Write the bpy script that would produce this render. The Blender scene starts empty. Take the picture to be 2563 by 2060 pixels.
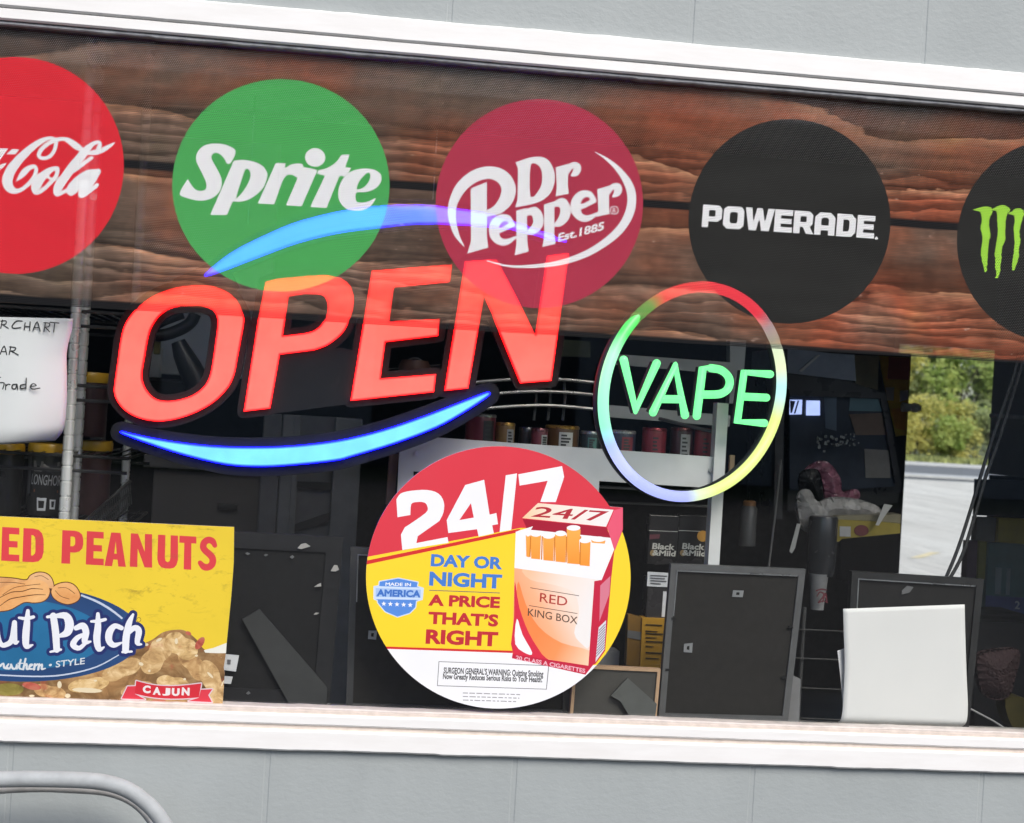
import bpy, math, random
import numpy as np
from mathutils import Vector, Matrix
from mathutils.geometry import delaunay_2d_cdt
random.seed(7)
R = math.radians
scene = bpy.context.scene
COL = scene.collection

# ------------------------------------------------------------------ camera
F, CX, CY = 4100.0, 1281.5, 1030.0          # focal length and principal point in photograph pixels
CAM = Vector((0.0, -2.69, 1.35))
vx, vy = 33170 - CX, 2900 - CY              # where the level lines of the wall converge
EX = Vector((vx, vy, F)).normalized()
UP = Vector((vy, -vx, 0)).normalized()
EY = UP.cross(EX)
cam_d = bpy.data.cameras.new('camera')
cam = bpy.data.objects.new('camera', cam_d)
COL.objects.link(cam)
ri = Vector((EX[0], EY[0], UP[0])); dn = Vector((EX[1], EY[1], UP[1])); fw = Vector((EX[2], EY[2], UP[2]))
m = Matrix((ri, -dn, -fw)).transposed().to_4x4()
m.translation = CAM
cam.matrix_world = m
cam_d.sensor_width = 36.0
cam_d.lens = F / 2563 * 36
cam_d.clip_start = 0.05
cam_d.clip_end = 2000
cam_d.dof.use_dof = True
cam_d.dof.focus_distance = 2.78
cam_d.dof.aperture_fstop = 11
scene.camera = cam

# ------------------------------------------------------------------ light
SUN_EL, SUN_AZ = R(45), R(158)              # azimuth from +Y (behind the shop) towards +X: a hazy sun over the forecourt
w = bpy.data.worlds.new('World'); scene.world = w; w.use_nodes = True
wn = w.node_tree.nodes; bg = wn['Background']
sky = wn.new('ShaderNodeTexSky'); sky.sky_type = 'NISHITA'; sky.sun_disc = False
sky.sun_elevation = SUN_EL; sky.sun_rotation = SUN_AZ; sky.dust_density = 2.0; sky.air_density = 1.0
w.node_tree.links.new(sky.outputs[0], bg.inputs[0]); bg.inputs[1].default_value = 0.12
sd = bpy.data.lights.new('sun', 'SUN'); sd.energy = 1.6; sd.angle = R(30); sd.color = (1, .95, .88)
so = bpy.data.objects.new('sun', sd); COL.objects.link(so)
sdir = Vector((math.sin(SUN_AZ) * math.cos(SUN_EL), math.cos(SUN_AZ) * math.cos(SUN_EL), math.sin(SUN_EL)))
so.rotation_euler = sdir.to_track_quat('Z', 'Y').to_euler(); so.location = (0, 0, 30)
vs = scene.view_settings
vs.view_transform = 'Standard'; vs.look = 'None'; vs.gamma = 1; vs.use_curve_mapping = False
scene.display_settings.display_device = 'sRGB'
EXPO = 0.88
vs.exposure = EXPO
KE = 2 ** -EXPO                              # lamps below are given as they look at this exposure
scene.cycles.transparent_max_bounces = 24
scene.cycles.max_bounces = 8
scene.cycles.caustics_reflective = False; scene.cycles.caustics_refractive = False
scene.cycles.sample_clamp_indirect = 4

# ------------------------------------------------------------------ points
def ray(px, py):
    c = Vector((px - CX, py - CY, F))
    return Vector((c.dot(EX), c.dot(EY), c.dot(UP)))
def P(px, py, y):
    """the point of the upright plane Y = y that stands at this place of the photograph"""
    d = ray(px, py)
    return CAM + d * ((y - CAM.y) / d.y)
def scale_at(px, py, y):
    return (P(px + 1, py, y) - P(px, py, y)).length     # metres per photograph pixel
def Zm(ox, oy, s):
    def f(x, y, r=None):
        return (ox + x / s, oy + y / s) if r is None else (ox + x / s, oy + y / s, r / s)
    return f
def zl(f, pts): return [f(*p) for p in pts]

# ------------------------------------------------------------------ flat shapes (sets of boundary edges, even-odd)
def cr(pts, n=5, closed=True):
    """Catmull-Rom through the points (any dimension)"""
    a = [np.array(p, float) for p in pts]; N = len(a); out = []
    rng = range(N) if closed else range(N - 1)
    for i in rng:
        p1, p2 = a[i], a[(i + 1) % N]
        p0 = a[(i - 1) % N] if (closed or i > 0) else p1
        p3 = a[(i + 2) % N] if (closed or i + 2 < N) else p2
        for k in range(n):
            t = k / n
            out.append(tuple(.5 * (2 * p1 + (p2 - p0) * t + (2 * p0 - 5 * p1 + 4 * p2 - p3) * t * t + (3 * p1 - p0 - 3 * p2 + p3) * t ** 3)))
    if not closed: out.append(tuple(a[-1]))
    return out
def ell(cx, cy, rx, ry, n=72, rot=0):
    c, s = math.cos(rot), math.sin(rot)
    return [(cx + rx * math.cos(t) * c - ry * math.sin(t) * s, cy + rx * math.cos(t) * s + ry * math.sin(t) * c)
            for t in (2 * math.pi * i / n for i in range(n))]
def loops(*ls):
    e = []
    for l in ls:
        l = [p[:2] for p in l]
        e += [(l[i], l[(i + 1) % len(l)]) for i in range(len(l))]
    return np.array(e, float)
def inside(edges, pts):
    pts = np.asarray(pts, float); res = np.zeros(len(pts), bool)
    if len(edges) == 0 or len(pts) == 0: return res
    lo, hi = edges.min((0, 1)), edges.max((0, 1))
    idx = np.nonzero((pts[:, 0] >= lo[0]) & (pts[:, 0] <= hi[0]) & (pts[:, 1] >= lo[1]) & (pts[:, 1] <= hi[1]))[0]
    x1, y1, x2, y2 = edges[:, 0, 0], edges[:, 0, 1], edges[:, 1, 0], edges[:, 1, 1]
    dy = np.where(y2 == y1, 1e-12, y2 - y1)
    for k in range(0, len(idx), 512):
        q = pts[idx[k:k + 512]]
        qx, qy = q[:, :1], q[:, 1:]
        c = ((y1 > qy) != (y2 > qy)) & (qx < x1 + (qy - y1) * (x2 - x1) / dy)
        res[idx[k:k + 512]] = (c.sum(1) % 2) == 1
    return res
def cdt(edges):
    d = {}; vs_ = []; es = []
    def idx(p):
        k = (round(p[0], 3), round(p[1], 3))
        if k not in d: d[k] = len(vs_); vs_.append(Vector(k))
        return d[k]
    for a, b in edges:
        i, j = idx(a), idx(b)
        if i != j: es.append((i, j))
    r = delaunay_2d_cdt(vs_, es, [], 0, 1e-4)
    V = np.array([tuple(v) for v in r[0]]); T = np.array([tuple(f) for f in r[2]], int)
    return V, T
def border(T):
    cnt = {}
    for t in T:
        for i in range(3):
            a, b = int(t[i]), int(t[(i + 1) % 3])
            k = (min(a, b), max(a, b)); cnt.setdefault(k, []).append((a, b))
    return [v[0] for v in cnt.values() if len(v) == 1]
def union(parts):
    """one shape from overlapping simple shapes"""
    allE = np.concatenate(parts)
    V, T = cdt(allE)
    cen = V[T].mean(1); keep = np.zeros(len(T), bool)
    for p in parts: keep |= inside(p, cen)
    return np.array([(V[a], V[b]) for a, b in border(T[keep])])
def stroke_parts(pts, caps=True):
    """pts (x, y, r): convex pieces of a brush line of changing width"""
    out = []
    for i, p in enumerate(pts):
        if caps or 0 < i < len(pts) - 1:
            out.append(loops(ell(p[0], p[1], max(p[2], .3), max(p[2], .3), 12)))
        if i:
            q = pts[i - 1]; dx, dy = p[0] - q[0], p[1] - q[1]; L = math.hypot(dx, dy)
            if L < 1e-6: continue
            nx, ny = -dy / L, dx / L
            out.append(loops([(q[0] + nx * q[2], q[1] + ny * q[2]), (p[0] + nx * p[2], p[1] + ny * p[2]),
                              (p[0] - nx * p[2], p[1] - ny * p[2]), (q[0] - nx * q[2], q[1] - ny * q[2])]))
    return out
def brush(*lines, smooth=4, caps=True):
    parts = []
    for l in lines:
        parts += stroke_parts(cr(l, smooth, False) if (smooth and len(l) > 2) else l, caps)
    return union(parts)
def grow(shape, r):
    """shape widened by r all round"""
    parts = [shape]
    for a, b in shape:
        parts += stroke_parts([(a[0], a[1], r), (b[0], b[1], r)])
    return union(parts)
_g = {}
def glyphs(text, off=0.0):
    k = (text, off)
    if k not in _g:
        c = bpy.data.curves.new('lettering', 'FONT'); c.body = text; c.offset = off; c.resolution_u = 3
        o = bpy.data.objects.new('lettering', c); me = o.to_mesh()
        V = np.array([(v.co.x, v.co.y) for v in me.vertices]); T = []
        for p in me.polygons:
            q = list(p.vertices)
            T += [(q[0], q[i], q[i + 1]) for i in range(1, len(q) - 1)]
        T = np.array(T)
        # weld, then outline
        key = {}; mp = []
        for v in np.round(V, 4): mp.append(key.setdefault(tuple(v), len(key)))
        W = np.array(list(key.keys())); T = np.array(mp)[T]
        _g[k] = np.array([(W[a], W[b]) for a, b in border(T)])
        o.to_mesh_clear(); bpy.data.objects.remove(o); bpy.data.curves.remove(c)
    return _g[k]
def word(text, p0, p1, h, off=0.0, slant=None, caps_only=True):
    """text set from p0 to p1 (baseline, photograph pixels) with letter height h"""
    g = glyphs(text, off); x0, x1 = g[:, :, 0].min(), g[:, :, 0].max()
    capE = glyphs('E', off); y0, y1 = capE[:, :, 1].min(), capE[:, :, 1].max()
    u = (g[:, :, 0] - x0) / (x1 - x0); v = (g[:, :, 1] - y0) / (y1 - y0)
    if slant is None: slant = (.058 * h)
    X = p0[0] + (p1[0] - p0[0]) * u + slant * v
    Y = p0[1] + (p1[1] - p0[1]) * u - h * v
    return np.stack([X, Y], -1)
def fit(ch, quad, off=0.03):
    """one letter stretched over a quad: bottom left, bottom right, top right, top left"""
    g = glyphs(ch, off); lo, hi = g.min((0, 1)), g.max((0, 1))
    u = ((g[:, :, 0] - lo[0]) / (hi[0] - lo[0]))[..., None]; v = ((g[:, :, 1] - lo[1]) / (hi[1] - lo[1]))[..., None]
    a, b, c, d = [np.array(q, float) for q in quad]
    return a * (1 - u) * (1 - v) + b * u * (1 - v) + c * u * v + d * (1 - u) * v
def cat(*s): return np.concatenate([x for x in s if len(x)])
def mosaic(regions):
    """regions (name, shape) from the top down: triangles of one sheet, each given to the topmost shape over it"""
    V, T = cdt(np.concatenate([s for _, s in regions]))
    cen = V[T].mean(1); own = np.full(len(T), -1)
    for i, (n, s) in enumerate(regions):
        hit = inside(s, cen) & (own < 0); own[hit] = i
    return V, {n: T[own == i] for i, (n, s) in enumerate(regions)}

# ------------------------------------------------------------------ meshes
class MB:
    def __init__(self): self.v = []; self.f = []
    def add(self, v, f):
        o = len(self.v); self.v += [Vector(p) for p in v]; self.f += [[i + o for i in q] for q in f]; return self
    def box(self, x0, y0, z0, x1, y1, z1, b=0.0):
        if b <= 0:
            v = [(x, y, z) for x in (x0, x1) for y in (y0, y1) for z in (z0, z1)]
            return self.add(v, [(0, 1, 3, 2), (4, 6, 7, 5), (0, 4, 5, 1), (2, 3, 7, 6), (0, 2, 6, 4), (1, 5, 7, 3)])
        import bmesh
        bm = bmesh.new(); bmesh.ops.create_cube(bm, size=1)
        for q in bm.verts:
            q.co = Vector((x0 + (q.co.x + .5) * (x1 - x0), y0 + (q.co.y + .5) * (y1 - y0), z0 + (q.co.z + .5) * (z1 - z0)))
        bmesh.ops.bevel(bm, geom=bm.edges[:], offset=b, segments=2, affect='EDGES', profile=.5)
        bm.verts.index_update()
        self.add([q.co for q in bm.verts], [[q.index for q in f.verts] for f in bm.faces]); bm.free(); return self
    def tube(self, pts, r, n=10, closed=False):
        pts = [Vector(p) for p in pts]; N = len(pts); rings = []
        rr = r if isinstance(r, (list, tuple)) else [r] * N
        t0 = None; u = None
        for i, p in enumerate(pts):
            a = pts[(i - 1) % N] if (closed or i) else p
            b = pts[(i + 1) % N] if (closed or i < N - 1) else p
            t = (b - a).normalized()
            if u is None:
                u = t.orthogonal().normalized()
            else:
                u = (u - t * u.dot(t)).normalized()
            w_ = t.cross(u)
            rings.append([p + (u * math.cos(2 * math.pi * k / n) + w_ * math.sin(2 * math.pi * k / n)) * rr[i] for k in range(n)])
        v = [q for g in rings for q in g]; f = []
        for i in range(N if closed else N - 1):
            j = (i + 1) % N
            for k in range(n):
                f.append((i * n + k, i * n + (k + 1) % n, j * n + (k + 1) % n, j * n + k))
        if not closed:
            f.append(tuple(reversed(range(n)))); f.append(tuple((N - 1) * n + k for k in range(n)))
        return self.add(v, f)
    def lathe(self, c, prof, n=28):
        """prof (radius, z) from the bottom up, round the upright axis at c"""
        c = Vector(c); v = []; f = []
        for r, z in prof:
            v += [c + Vector((r * math.cos(2 * math.pi * k / n), r * math.sin(2 * math.pi * k / n), z)) for k in range(n)]
        for i in range(len(prof) - 1):
            for k in range(n):
                f.append((i * n + k, i * n + (k + 1) % n, (i + 1) * n + (k + 1) % n, (i + 1) * n + k))
        f.append(tuple(reversed(range(n)))); f.append(tuple((len(prof) - 1) * n + k for k in range(n)))
        return self.add(v, f)
    def plate(self, shape, y, depth=0.0, to=None):
        """flat shape (photograph pixels) stood on the plane Y = y, with a body going back by depth"""
        V, T = cdt(shape); T = T[inside(shape, V[T].mean(1))]
        return self.tris(V, T, y, depth, to)
    def tris(self, V, T, y, depth=0.0, to=None):
        if len(T) == 0: return self
        to = to or (lambda a, b: P(a, b, y))
        used = np.unique(T); mp = {int(k): i for i, k in enumerate(used)}
        pts = [to(*V[k]) for k in used]
        fr = []
        for t in T:
            a, b, c = (mp[int(i)] for i in t)
            n = (pts[b] - pts[a]).cross(pts[c] - pts[a])
            fr.append((a, b, c) if n.y < 0 else (a, c, b))
        if depth <= 0: return self.add(pts, fr)
        n = len(pts); bk = [p + Vector((0, depth, 0)) for p in pts]
        f = list(fr) + [(c + n, b + n, a + n) for a, b, c in fr]
        for a, b in border(np.array(fr)): f.append((b, a, a + n, b + n))
        return self.add(pts + bk, f)

def tag(o, label=None, cat=None, group=None, kind=None):
    for k, v in (('label', label), ('category', cat), ('group', group), ('kind', kind)):
        if v: o[k] = v
    return o
def mesh(name, mb, mat, parent=None, loc=None, smooth=False):
    if loc is None: loc = parent_world(parent) if parent else Vector((0, 0, 0))
    loc = Vector(loc)
    me = bpy.data.meshes.new(name)
    me.from_pydata([tuple(v - loc) for v in mb.v], [], mb.f); me.update()
    if mat: me.materials.append(mat)
    if smooth:
        me.polygons.foreach_set('use_smooth', [True] * len(me.polygons))
        me.set_sharp_from_angle(angle=R(40))
    o = bpy.data.objects.new(name, me); COL.objects.link(o)
    if parent: o.parent = parent; o.location = loc - parent_world(parent)
    else: o.location = loc
    return o
def parent_world(p):
    v = Vector((0, 0, 0))
    while p: v += p.location; p = p.parent
    return v
def thing(name, label, cat, loc=(0, 0, 0), group=None):
    o = bpy.data.objects.new(name, None); o.empty_display_size = .1; COL.objects.link(o); o.location = loc
    return tag(o, label, cat, group)
def single(name, mb, mat, label, cat, loc, group=None, smooth=False):
    return tag(mesh(name, mb, mat, None, loc, smooth), label, cat, group)

# ------------------------------------------------------------------ materials
def s2l(c):
    c = c.lstrip('#'); v = [int(c[i:i + 2], 16) / 255 for i in (0, 2, 4)]
    return tuple(x / 12.92 if x <= .04045 else ((x + .055) / 1.055) ** 2.4 for x in v)
def A(c, k=.8): return tuple(min(.9, x * k) for x in s2l(c))
_m = {}
def nodes_of(name):
    mt = bpy.data.materials.new(name); mt.use_nodes = True
    nt = mt.node_tree; return mt, nt, nt.nodes['Principled BSDF'], nt.nodes['Material Output']
class N:
    """short hand for wiring nodes"""
    def __init__(s, nt): s.nt = nt
    def new(s, t, **k):
        n = s.nt.nodes.new('ShaderNode' + t)
        for a, b in k.items(): setattr(n, a, b)
        return n
    def link(s, a, b): s.nt.links.new(a, b)
    def val(s, sock, v):
        if isinstance(v, (int, float, tuple)): sock.default_value = v
        else: s.link(v, sock)
    def math(s, op, a, b=0.0, c=None):
        n = s.new('Math', operation=op); s.val(n.inputs[0], a); s.val(n.inputs[1], b)
        if c is not None: s.val(n.inputs[2], c)
        return n.outputs[0]
    def coord(s, which='Object'): return s.new('TexCoord').outputs[which]
    def mapped(s, vec, sc=(1, 1, 1), loc=(0, 0, 0), rot=(0, 0, 0)):
        n = s.new('Mapping'); s.link(vec, n.inputs[0]); n.inputs['Scale'].default_value = sc
        n.inputs['Location'].default_value = loc; n.inputs['Rotation'].default_value = rot; return n.outputs[0]
    def noise(s, vec, scale, detail=4, rough=.55, dist=0.0, out=0):
        n = s.new('TexNoise'); s.link(vec, n.inputs['Vector']); n.inputs['Scale'].default_value = scale
        n.inputs['Detail'].default_value = detail; n.inputs['Roughness'].default_value = rough
        n.inputs['Distortion'].default_value = dist; return n.outputs[out]
    def ramp(s, f, stops, interp='LINEAR'):
        n = s.new('ValToRGB'); n.color_ramp.interpolation = interp; e = n.color_ramp.elements
        while len(e) < len(stops): e.new(.5)
        for q, (p, c) in zip(e, stops):
            q.position = p; q.color = (c, c, c, 1) if isinstance(c, (int, float)) else (*c, 1)
        s.link(f, n.inputs[0]); return n.outputs[0]
    def mix(s, f, a, b, blend='MIX'):
        n = s.new('Mix', data_type='RGBA', blend_type=blend); s.val(n.inputs[0], f)
        for i, v in ((6, a), (7, b)):
            if isinstance(v, tuple): n.inputs[i].default_value = (*v, 1)
            else: s.link(v, n.inputs[i])
        return n.outputs[2]
    def bump(s, h, strength, dist):
        n = s.new('Bump'); n.inputs['Strength'].default_value = strength; n.inputs['Distance'].default_value = dist
        s.link(h, n.inputs['Height']); return n.outputs[0]
def M(name, col, rough=.5, metal=0.0, var=.12, sc=30, bump=0.0, spec=.5, coat=0.0, trans=0.0):
    k = (name, col)
    if k in _m: return _m[k]
    mt, nt, b, out = nodes_of(name); n = N(nt)
    co = n.coord()
    f = n.noise(co, sc, 5)
    lo, hi = tuple(x * (1 - var) for x in col), tuple(min(.95, x * (1 + var)) for x in col)
    n.link(n.ramp(f, [(.3, lo), (.7, hi)]), b.inputs['Base Color'])
    n.link(n.ramp(n.noise(co, sc * .6, 3), [(.3, max(.02, rough - .07)), (.7, min(1, rough + .07))]), b.inputs['Roughness'])
    b.inputs['Metallic'].default_value = metal; b.inputs['Specular IOR Level'].default_value = spec
    b.inputs['Coat Weight'].default_value = coat; b.inputs['Transmission Weight'].default_value = trans
    if bump: n.link(n.bump(n.noise(co, sc * 3, 4), .6, bump), b.inputs['Normal'])
    _m[k] = mt; return mt
def EM(name, col, strength=1.0, soft=.0):
    mt, nt, b, out = nodes_of(name); n = N(nt)
    b.inputs['Base Color'].default_value = (*[.03 + .03 * min(1, c) for c in col], 1); b.inputs['Roughness'].default_value = .35
    f = n.noise(n.coord(), 26, 2)
    n.link(n.ramp(f, [(.35, tuple(c * .93 for c in col)), (.65, tuple(c * 1.08 for c in col))]), b.inputs['Emission Color'])
    b.inputs['Emission Strength'].default_value = strength * KE
    return mt
_holes = None
def holes_group():
    """the round holes of one way vision film: two square rows set between each other"""
    global _holes
    if _holes: return _holes
    g = bpy.data.node_groups.new('film_holes', 'ShaderNodeTree')
    g.interface.new_socket('Hole', in_out='OUTPUT', socket_type='NodeSocketFloat')
    n = N(g); out = g.nodes.new('NodeGroupOutput')
    sp = n.new('SeparateXYZ'); n.link(n.coord('Object'), sp.inputs[0])
    p = .0032; q = p * 1.732
    def cell(off):
        ax = n.math('SUBTRACT', n.math('FRACT', n.math('ADD', n.math('DIVIDE', sp.outputs[0], p), off)), .5)
        az = n.math('SUBTRACT', n.math('FRACT', n.math('ADD', n.math('DIVIDE', sp.outputs[2], q), off)), .5)
        ax = n.math('MULTIPLY', ax, 1.0); az = n.math('MULTIPLY', az, 1.732)
        return n.math('SQRT', n.math('ADD', n.math('MULTIPLY', ax, ax), n.math('MULTIPLY', az, az)))
    d = n.math('MINIMUM', cell(0.0), cell(.5))
    n.link(n.math('LESS_THAN', d, .295), out.inputs[0])
    _holes = g; return g
def perforate(mt):
    nt = mt.node_tree; n = N(nt); b = nt.nodes['Principled BSDF']; out = nt.nodes['Material Output']
    gr = nt.nodes.new('ShaderNodeGroup'); gr.node_tree = holes_group()
    mx = n.new('MixShader'); tr = n.new('BsdfTransparent')
    n.link(gr.outputs[0], mx.inputs[0]); n.link(b.outputs[0], mx.inputs[1]); n.link(tr.outputs[0], mx.inputs[2])
    n.link(mx.outputs[0], out.inputs[0]); return mt
# ================================================================== ground and surroundings
def asphalt():
    mt, nt, b, out = nodes_of('asphalt'); n = N(nt); co = n.coord()
    n.link(n.mix(n.ramp(n.noise(co, 1.2, 6), [(.3, 0.), (.7, 1.)]), (.035, .035, .037), (.065, .064, .062)), b.inputs['Base Color'])
    b.inputs['Roughness'].default_value = .9; n.link(n.bump(n.noise(co, 160, 2), .5, .004), b.inputs['Normal']); return mt
def concrete():
    mt, nt, b, out = nodes_of('lot_concrete'); n = N(nt); co = n.mapped(n.coord(), (3.0, .35, 1))
    base = n.mix(n.ramp(n.noise(co, .35, 7, .65), [(.32, 0.), (.68, 1.)]), (.55, .51, .45), (.72, .68, .61))
    crack = n.ramp(n.noise(n.mapped(co, (1, .6, 1)), 1.2, 6, .7, 1.2), [(.47, 1.), (.5, .72), (.53, 1.)])
    n.link(n.mix(1.0, base, crack, 'MULTIPLY'), b.inputs['Base Color'])
    b.inputs['Roughness'].default_value = .9; return mt
def struct(name, mb, mat): return tag(mesh(name, mb, mat), kind='structure')
g = MB().add([(-400, -400, -.02), (400, -400, -.02), (400, 400, -.02), (-400, 400, -.02)], [(0, 1, 2, 3)])
def soil():
    mt, nt, b, out = nodes_of('rough_ground'); n = N(nt); co = n.coord()
    n.link(n.mix(n.ramp(n.noise(co, .5, 6), [(.35, 0.), (.65, 1.)]), (.05, .07, .02), (.12, .11, .05)), b.inputs['Base Color'])
    b.inputs['Roughness'].default_value = .95; return mt
struct('ground', g, soil())
struct('forecourt', MB().box(-40, -26, -.3, 40, 0, 0), asphalt())
ROAD_Y0, ROAD_Y1 = 52.0, 69.0
struct('parking_lot', MB().box(-30, 6.4, -.3, 90, 45.5, 0), concrete())
struct('kerb_shade_strip', MB().box(-30, 45.5, -.3, 90, 48.5, -.006), M('kerb_shade_grey', (.09, .09, .09), .9, sc=2))  # dark strip that stands for the shadow along the kerb
struct('kerb', MB().box(-30, 48.5, -.3, 90, ROAD_Y0 - .7, .05), M('kerb_concrete', (.52, .51, .49), .9, sc=3))
struct('road', MB().box(-60, ROAD_Y0 - .7, -.3, 120, ROAD_Y1, -.004), M('road_asphalt', (.16, .16, .165), .9, sc=2))
struct('road_shoulder', MB().box(-60, ROAD_Y1, -.3, 120, ROAD_Y1 + 8, .02), M('shoulder_gravel', (.55, .53, .50), .95, sc=4))
stripe = MB()
for k in range(14):
    x = 3 + k * .93
    stripe.add([(x, 14.6, .004), (x + .12, 14.6, .004), (x + .75, 15.6, .004), (x + .63, 15.6, .004)], [(0, 1, 2, 3)])
struct('parking_markings', stripe, M('yellow_road_paint', (.72, .60, .36), .8, var=.25, sc=6))

# grass verge
gm = MB(); rg = random.Random(3)
for i in range(5000):
    x, y = rg.uniform(22, 46), rg.uniform(ROAD_Y1 + 7.6, ROAD_Y1 + 13)
    h = rg.uniform(.12, .4); a = rg.uniform(0, 3.1); dx, dy = .09 * math.cos(a), .09 * math.sin(a)
    gm.add([(x - dx, y - dy, -.02), (x + dx, y + dy, -.02), (x + rg.uniform(-.1, .1), y + rg.uniform(-.1, .1), h)], [(0, 1, 2)])
tag(mesh('grass', gm, M('grass_blades', (.26, .28, .09), .7, var=.4, sc=3)), 'short green grass on the verge beyond the road', 'grass', kind='stuff')

def leafmat(name, a, b_):
    mt, nt, b, out = nodes_of(name); n = N(nt); co = n.coord()
    c = n.mix(n.ramp(n.noise(co, .8, 4), [(.35, 0.), (.65, 1.)]), a, b_)
    n.link(c, b.inputs['Base Color']); b.inputs['Roughness'].default_value = .55
    tl = n.new('BsdfTranslucent'); n.link(c, tl.inputs[0]); mx = n.new('MixShader'); mx.inputs[0].default_value = .55
    n.link(b.outputs[0], mx.inputs[1]); n.link(tl.outputs[0], mx.inputs[2]); n.link(mx.outputs[0], out.inputs[0]); return mt
LEAF = [leafmat('leaf_bright', (.52, .56, .18), (.38, .52, .15)), leafmat('leaf_deep', (.34, .40, .20), (.42, .46, .20)),
        leafmat('leaf_yellow', (.70, .64, .22), (.56, .55, .18))]
BARK = M('bark', (.09, .07, .05), .9, bump=.01)
def plant(name, label, cat_, x, y, h, r, mat, seed, nl=1500, leaf=.16, trunk=.4, group=None):
    rn = random.Random(seed); root = thing(name, label, cat_, (x, y, 0), group)
    t = MB(); top = Vector((x + rn.uniform(-.3, .3), y, h * .75))
    t.tube([(x, y, -.1), (x + rn.uniform(-.1, .1), y, h * .35), top], [h * .022, h * .016, h * .006], 7)
    clumps = []
    for k in range(14):
        a = rn.uniform(0, 6.28); q = rn.uniform(.25, .85) * r; z = rn.uniform(trunk, .92) * h
        c = Vector((x + q * math.cos(a), y + q * math.sin(a), z))
        t.tube([(x, y, h * rn.uniform(.15, .5)), (x + .5 * q * math.cos(a), y + .5 * q * math.sin(a), z * .8), c], [h * .009, h * .006, h * .003], 5)
        clumps.append((c, rn.uniform(.25, .48) * r))
    clumps += [(Vector((x + rn.uniform(-.3, .3) * r, y + rn.uniform(-.3, .3) * r, h * rn.uniform(.6, 1))), .35 * r) for _ in range(5)]
    mesh('trunk', t, BARK, root)
    c_ = MB()
    for i in range(nl):
        c, cr_ = rn.choice(clumps); d = Vector((rn.gauss(0, 1), rn.gauss(0, 1), rn.gauss(0, .8))); d.normalize()
        p = c + d * cr_ * rn.uniform(.45, 1.1)
        if p.z < .05: p.z = .05
        u = Vector((rn.gauss(0, 1), rn.gauss(0, 1), rn.gauss(0, 1))).normalized(); v = u.orthogonal().normalized(); s = leaf * rn.uniform(.6, 1.4)
        c_.add([p - u * s, p + v * s * .5, p + u * s, p - v * s * .5], [(0, 1, 2, 3)])
    mesh('crown', c_, mat, root)
    return root
def far_x(px, py, y): return P(px, py, y).x
yt = ROAD_Y1 + 15
specs = [(2215, 6.2, 2.3, 2, 'yellow green bushy tree at the left edge of the far view'), (2300, 7.4, 2.4, 1, 'tall deep green tree behind the yellow bush in the far view'),
         (2395, 6.8, 2.5, 0, 'tall bright green tree in the middle of the far view'), (2470, 7.2, 2.4, 1, 'dark green tree half hidden by the grey cooler at the right of the far view'),
         (2560, 6.6, 2.4, 0, 'bright green tree behind the grey cooler')]
for i, (px, h, r, mi, lab) in enumerate(specs):
    plant('tree', lab, 'tree', far_x(px, 1100, yt + 3), yt + 3 + (i % 2) * 1.5, h, r, LEAF[mi], 20 + i, 2600, .19, .25, 'trees beyond the road')
bs = [(2230, 2.6, 1.5, 2, 'low yellow green bush at the left end of the roadside bushes'), (2300, 3.3, 1.6, 2, 'tall yellow green bush left of the middle of the roadside'),
      (2365, 2.3, 1.5, 0, 'low bright green bush in the middle of the roadside'), (2420, 3.2, 1.6, 2, 'yellow green bush right of the bright green one'),
      (2480, 2.9, 1.5, 1, 'deep green bush beside the grey cooler edge')]
for i, (px, h, r, mi, lab) in enumerate(bs):
    plant('bush', lab, 'bush', far_x(px, 1130, yt - .3), yt - .3 + (i % 2) * .6, h, r, LEAF[mi], 50 + i, 2200, .13, .08, 'bushes along the road')
# unseen dark block added to keep bright sky out of the window reflections
wh = thing('reflection_block', 'long dark block added across the forecourt to darken the window reflections', 'building', (0, -33, 0))
mesh('wall', MB().box(-45, -45, 0, 45, -33, 7.5), M('block_dark', (.05, .052, .055), .8, sc=1), wh)  # body of the added block
mesh('roof', MB().box(-46, -46, 7.51, 46, -32, 8), M('block_top_dark', (.04, .04, .04), .8), wh)  # top of the added block
for k in range(7): mesh('pale_slab', MB().box(-30 + k * 9, -32.98, .02, -25.5 + k * 9, -32.9, 4.2), M('slab_grey', (.30, .30, .31), .6), wh)  # paler slabs added for faint patches in the window reflections

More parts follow.
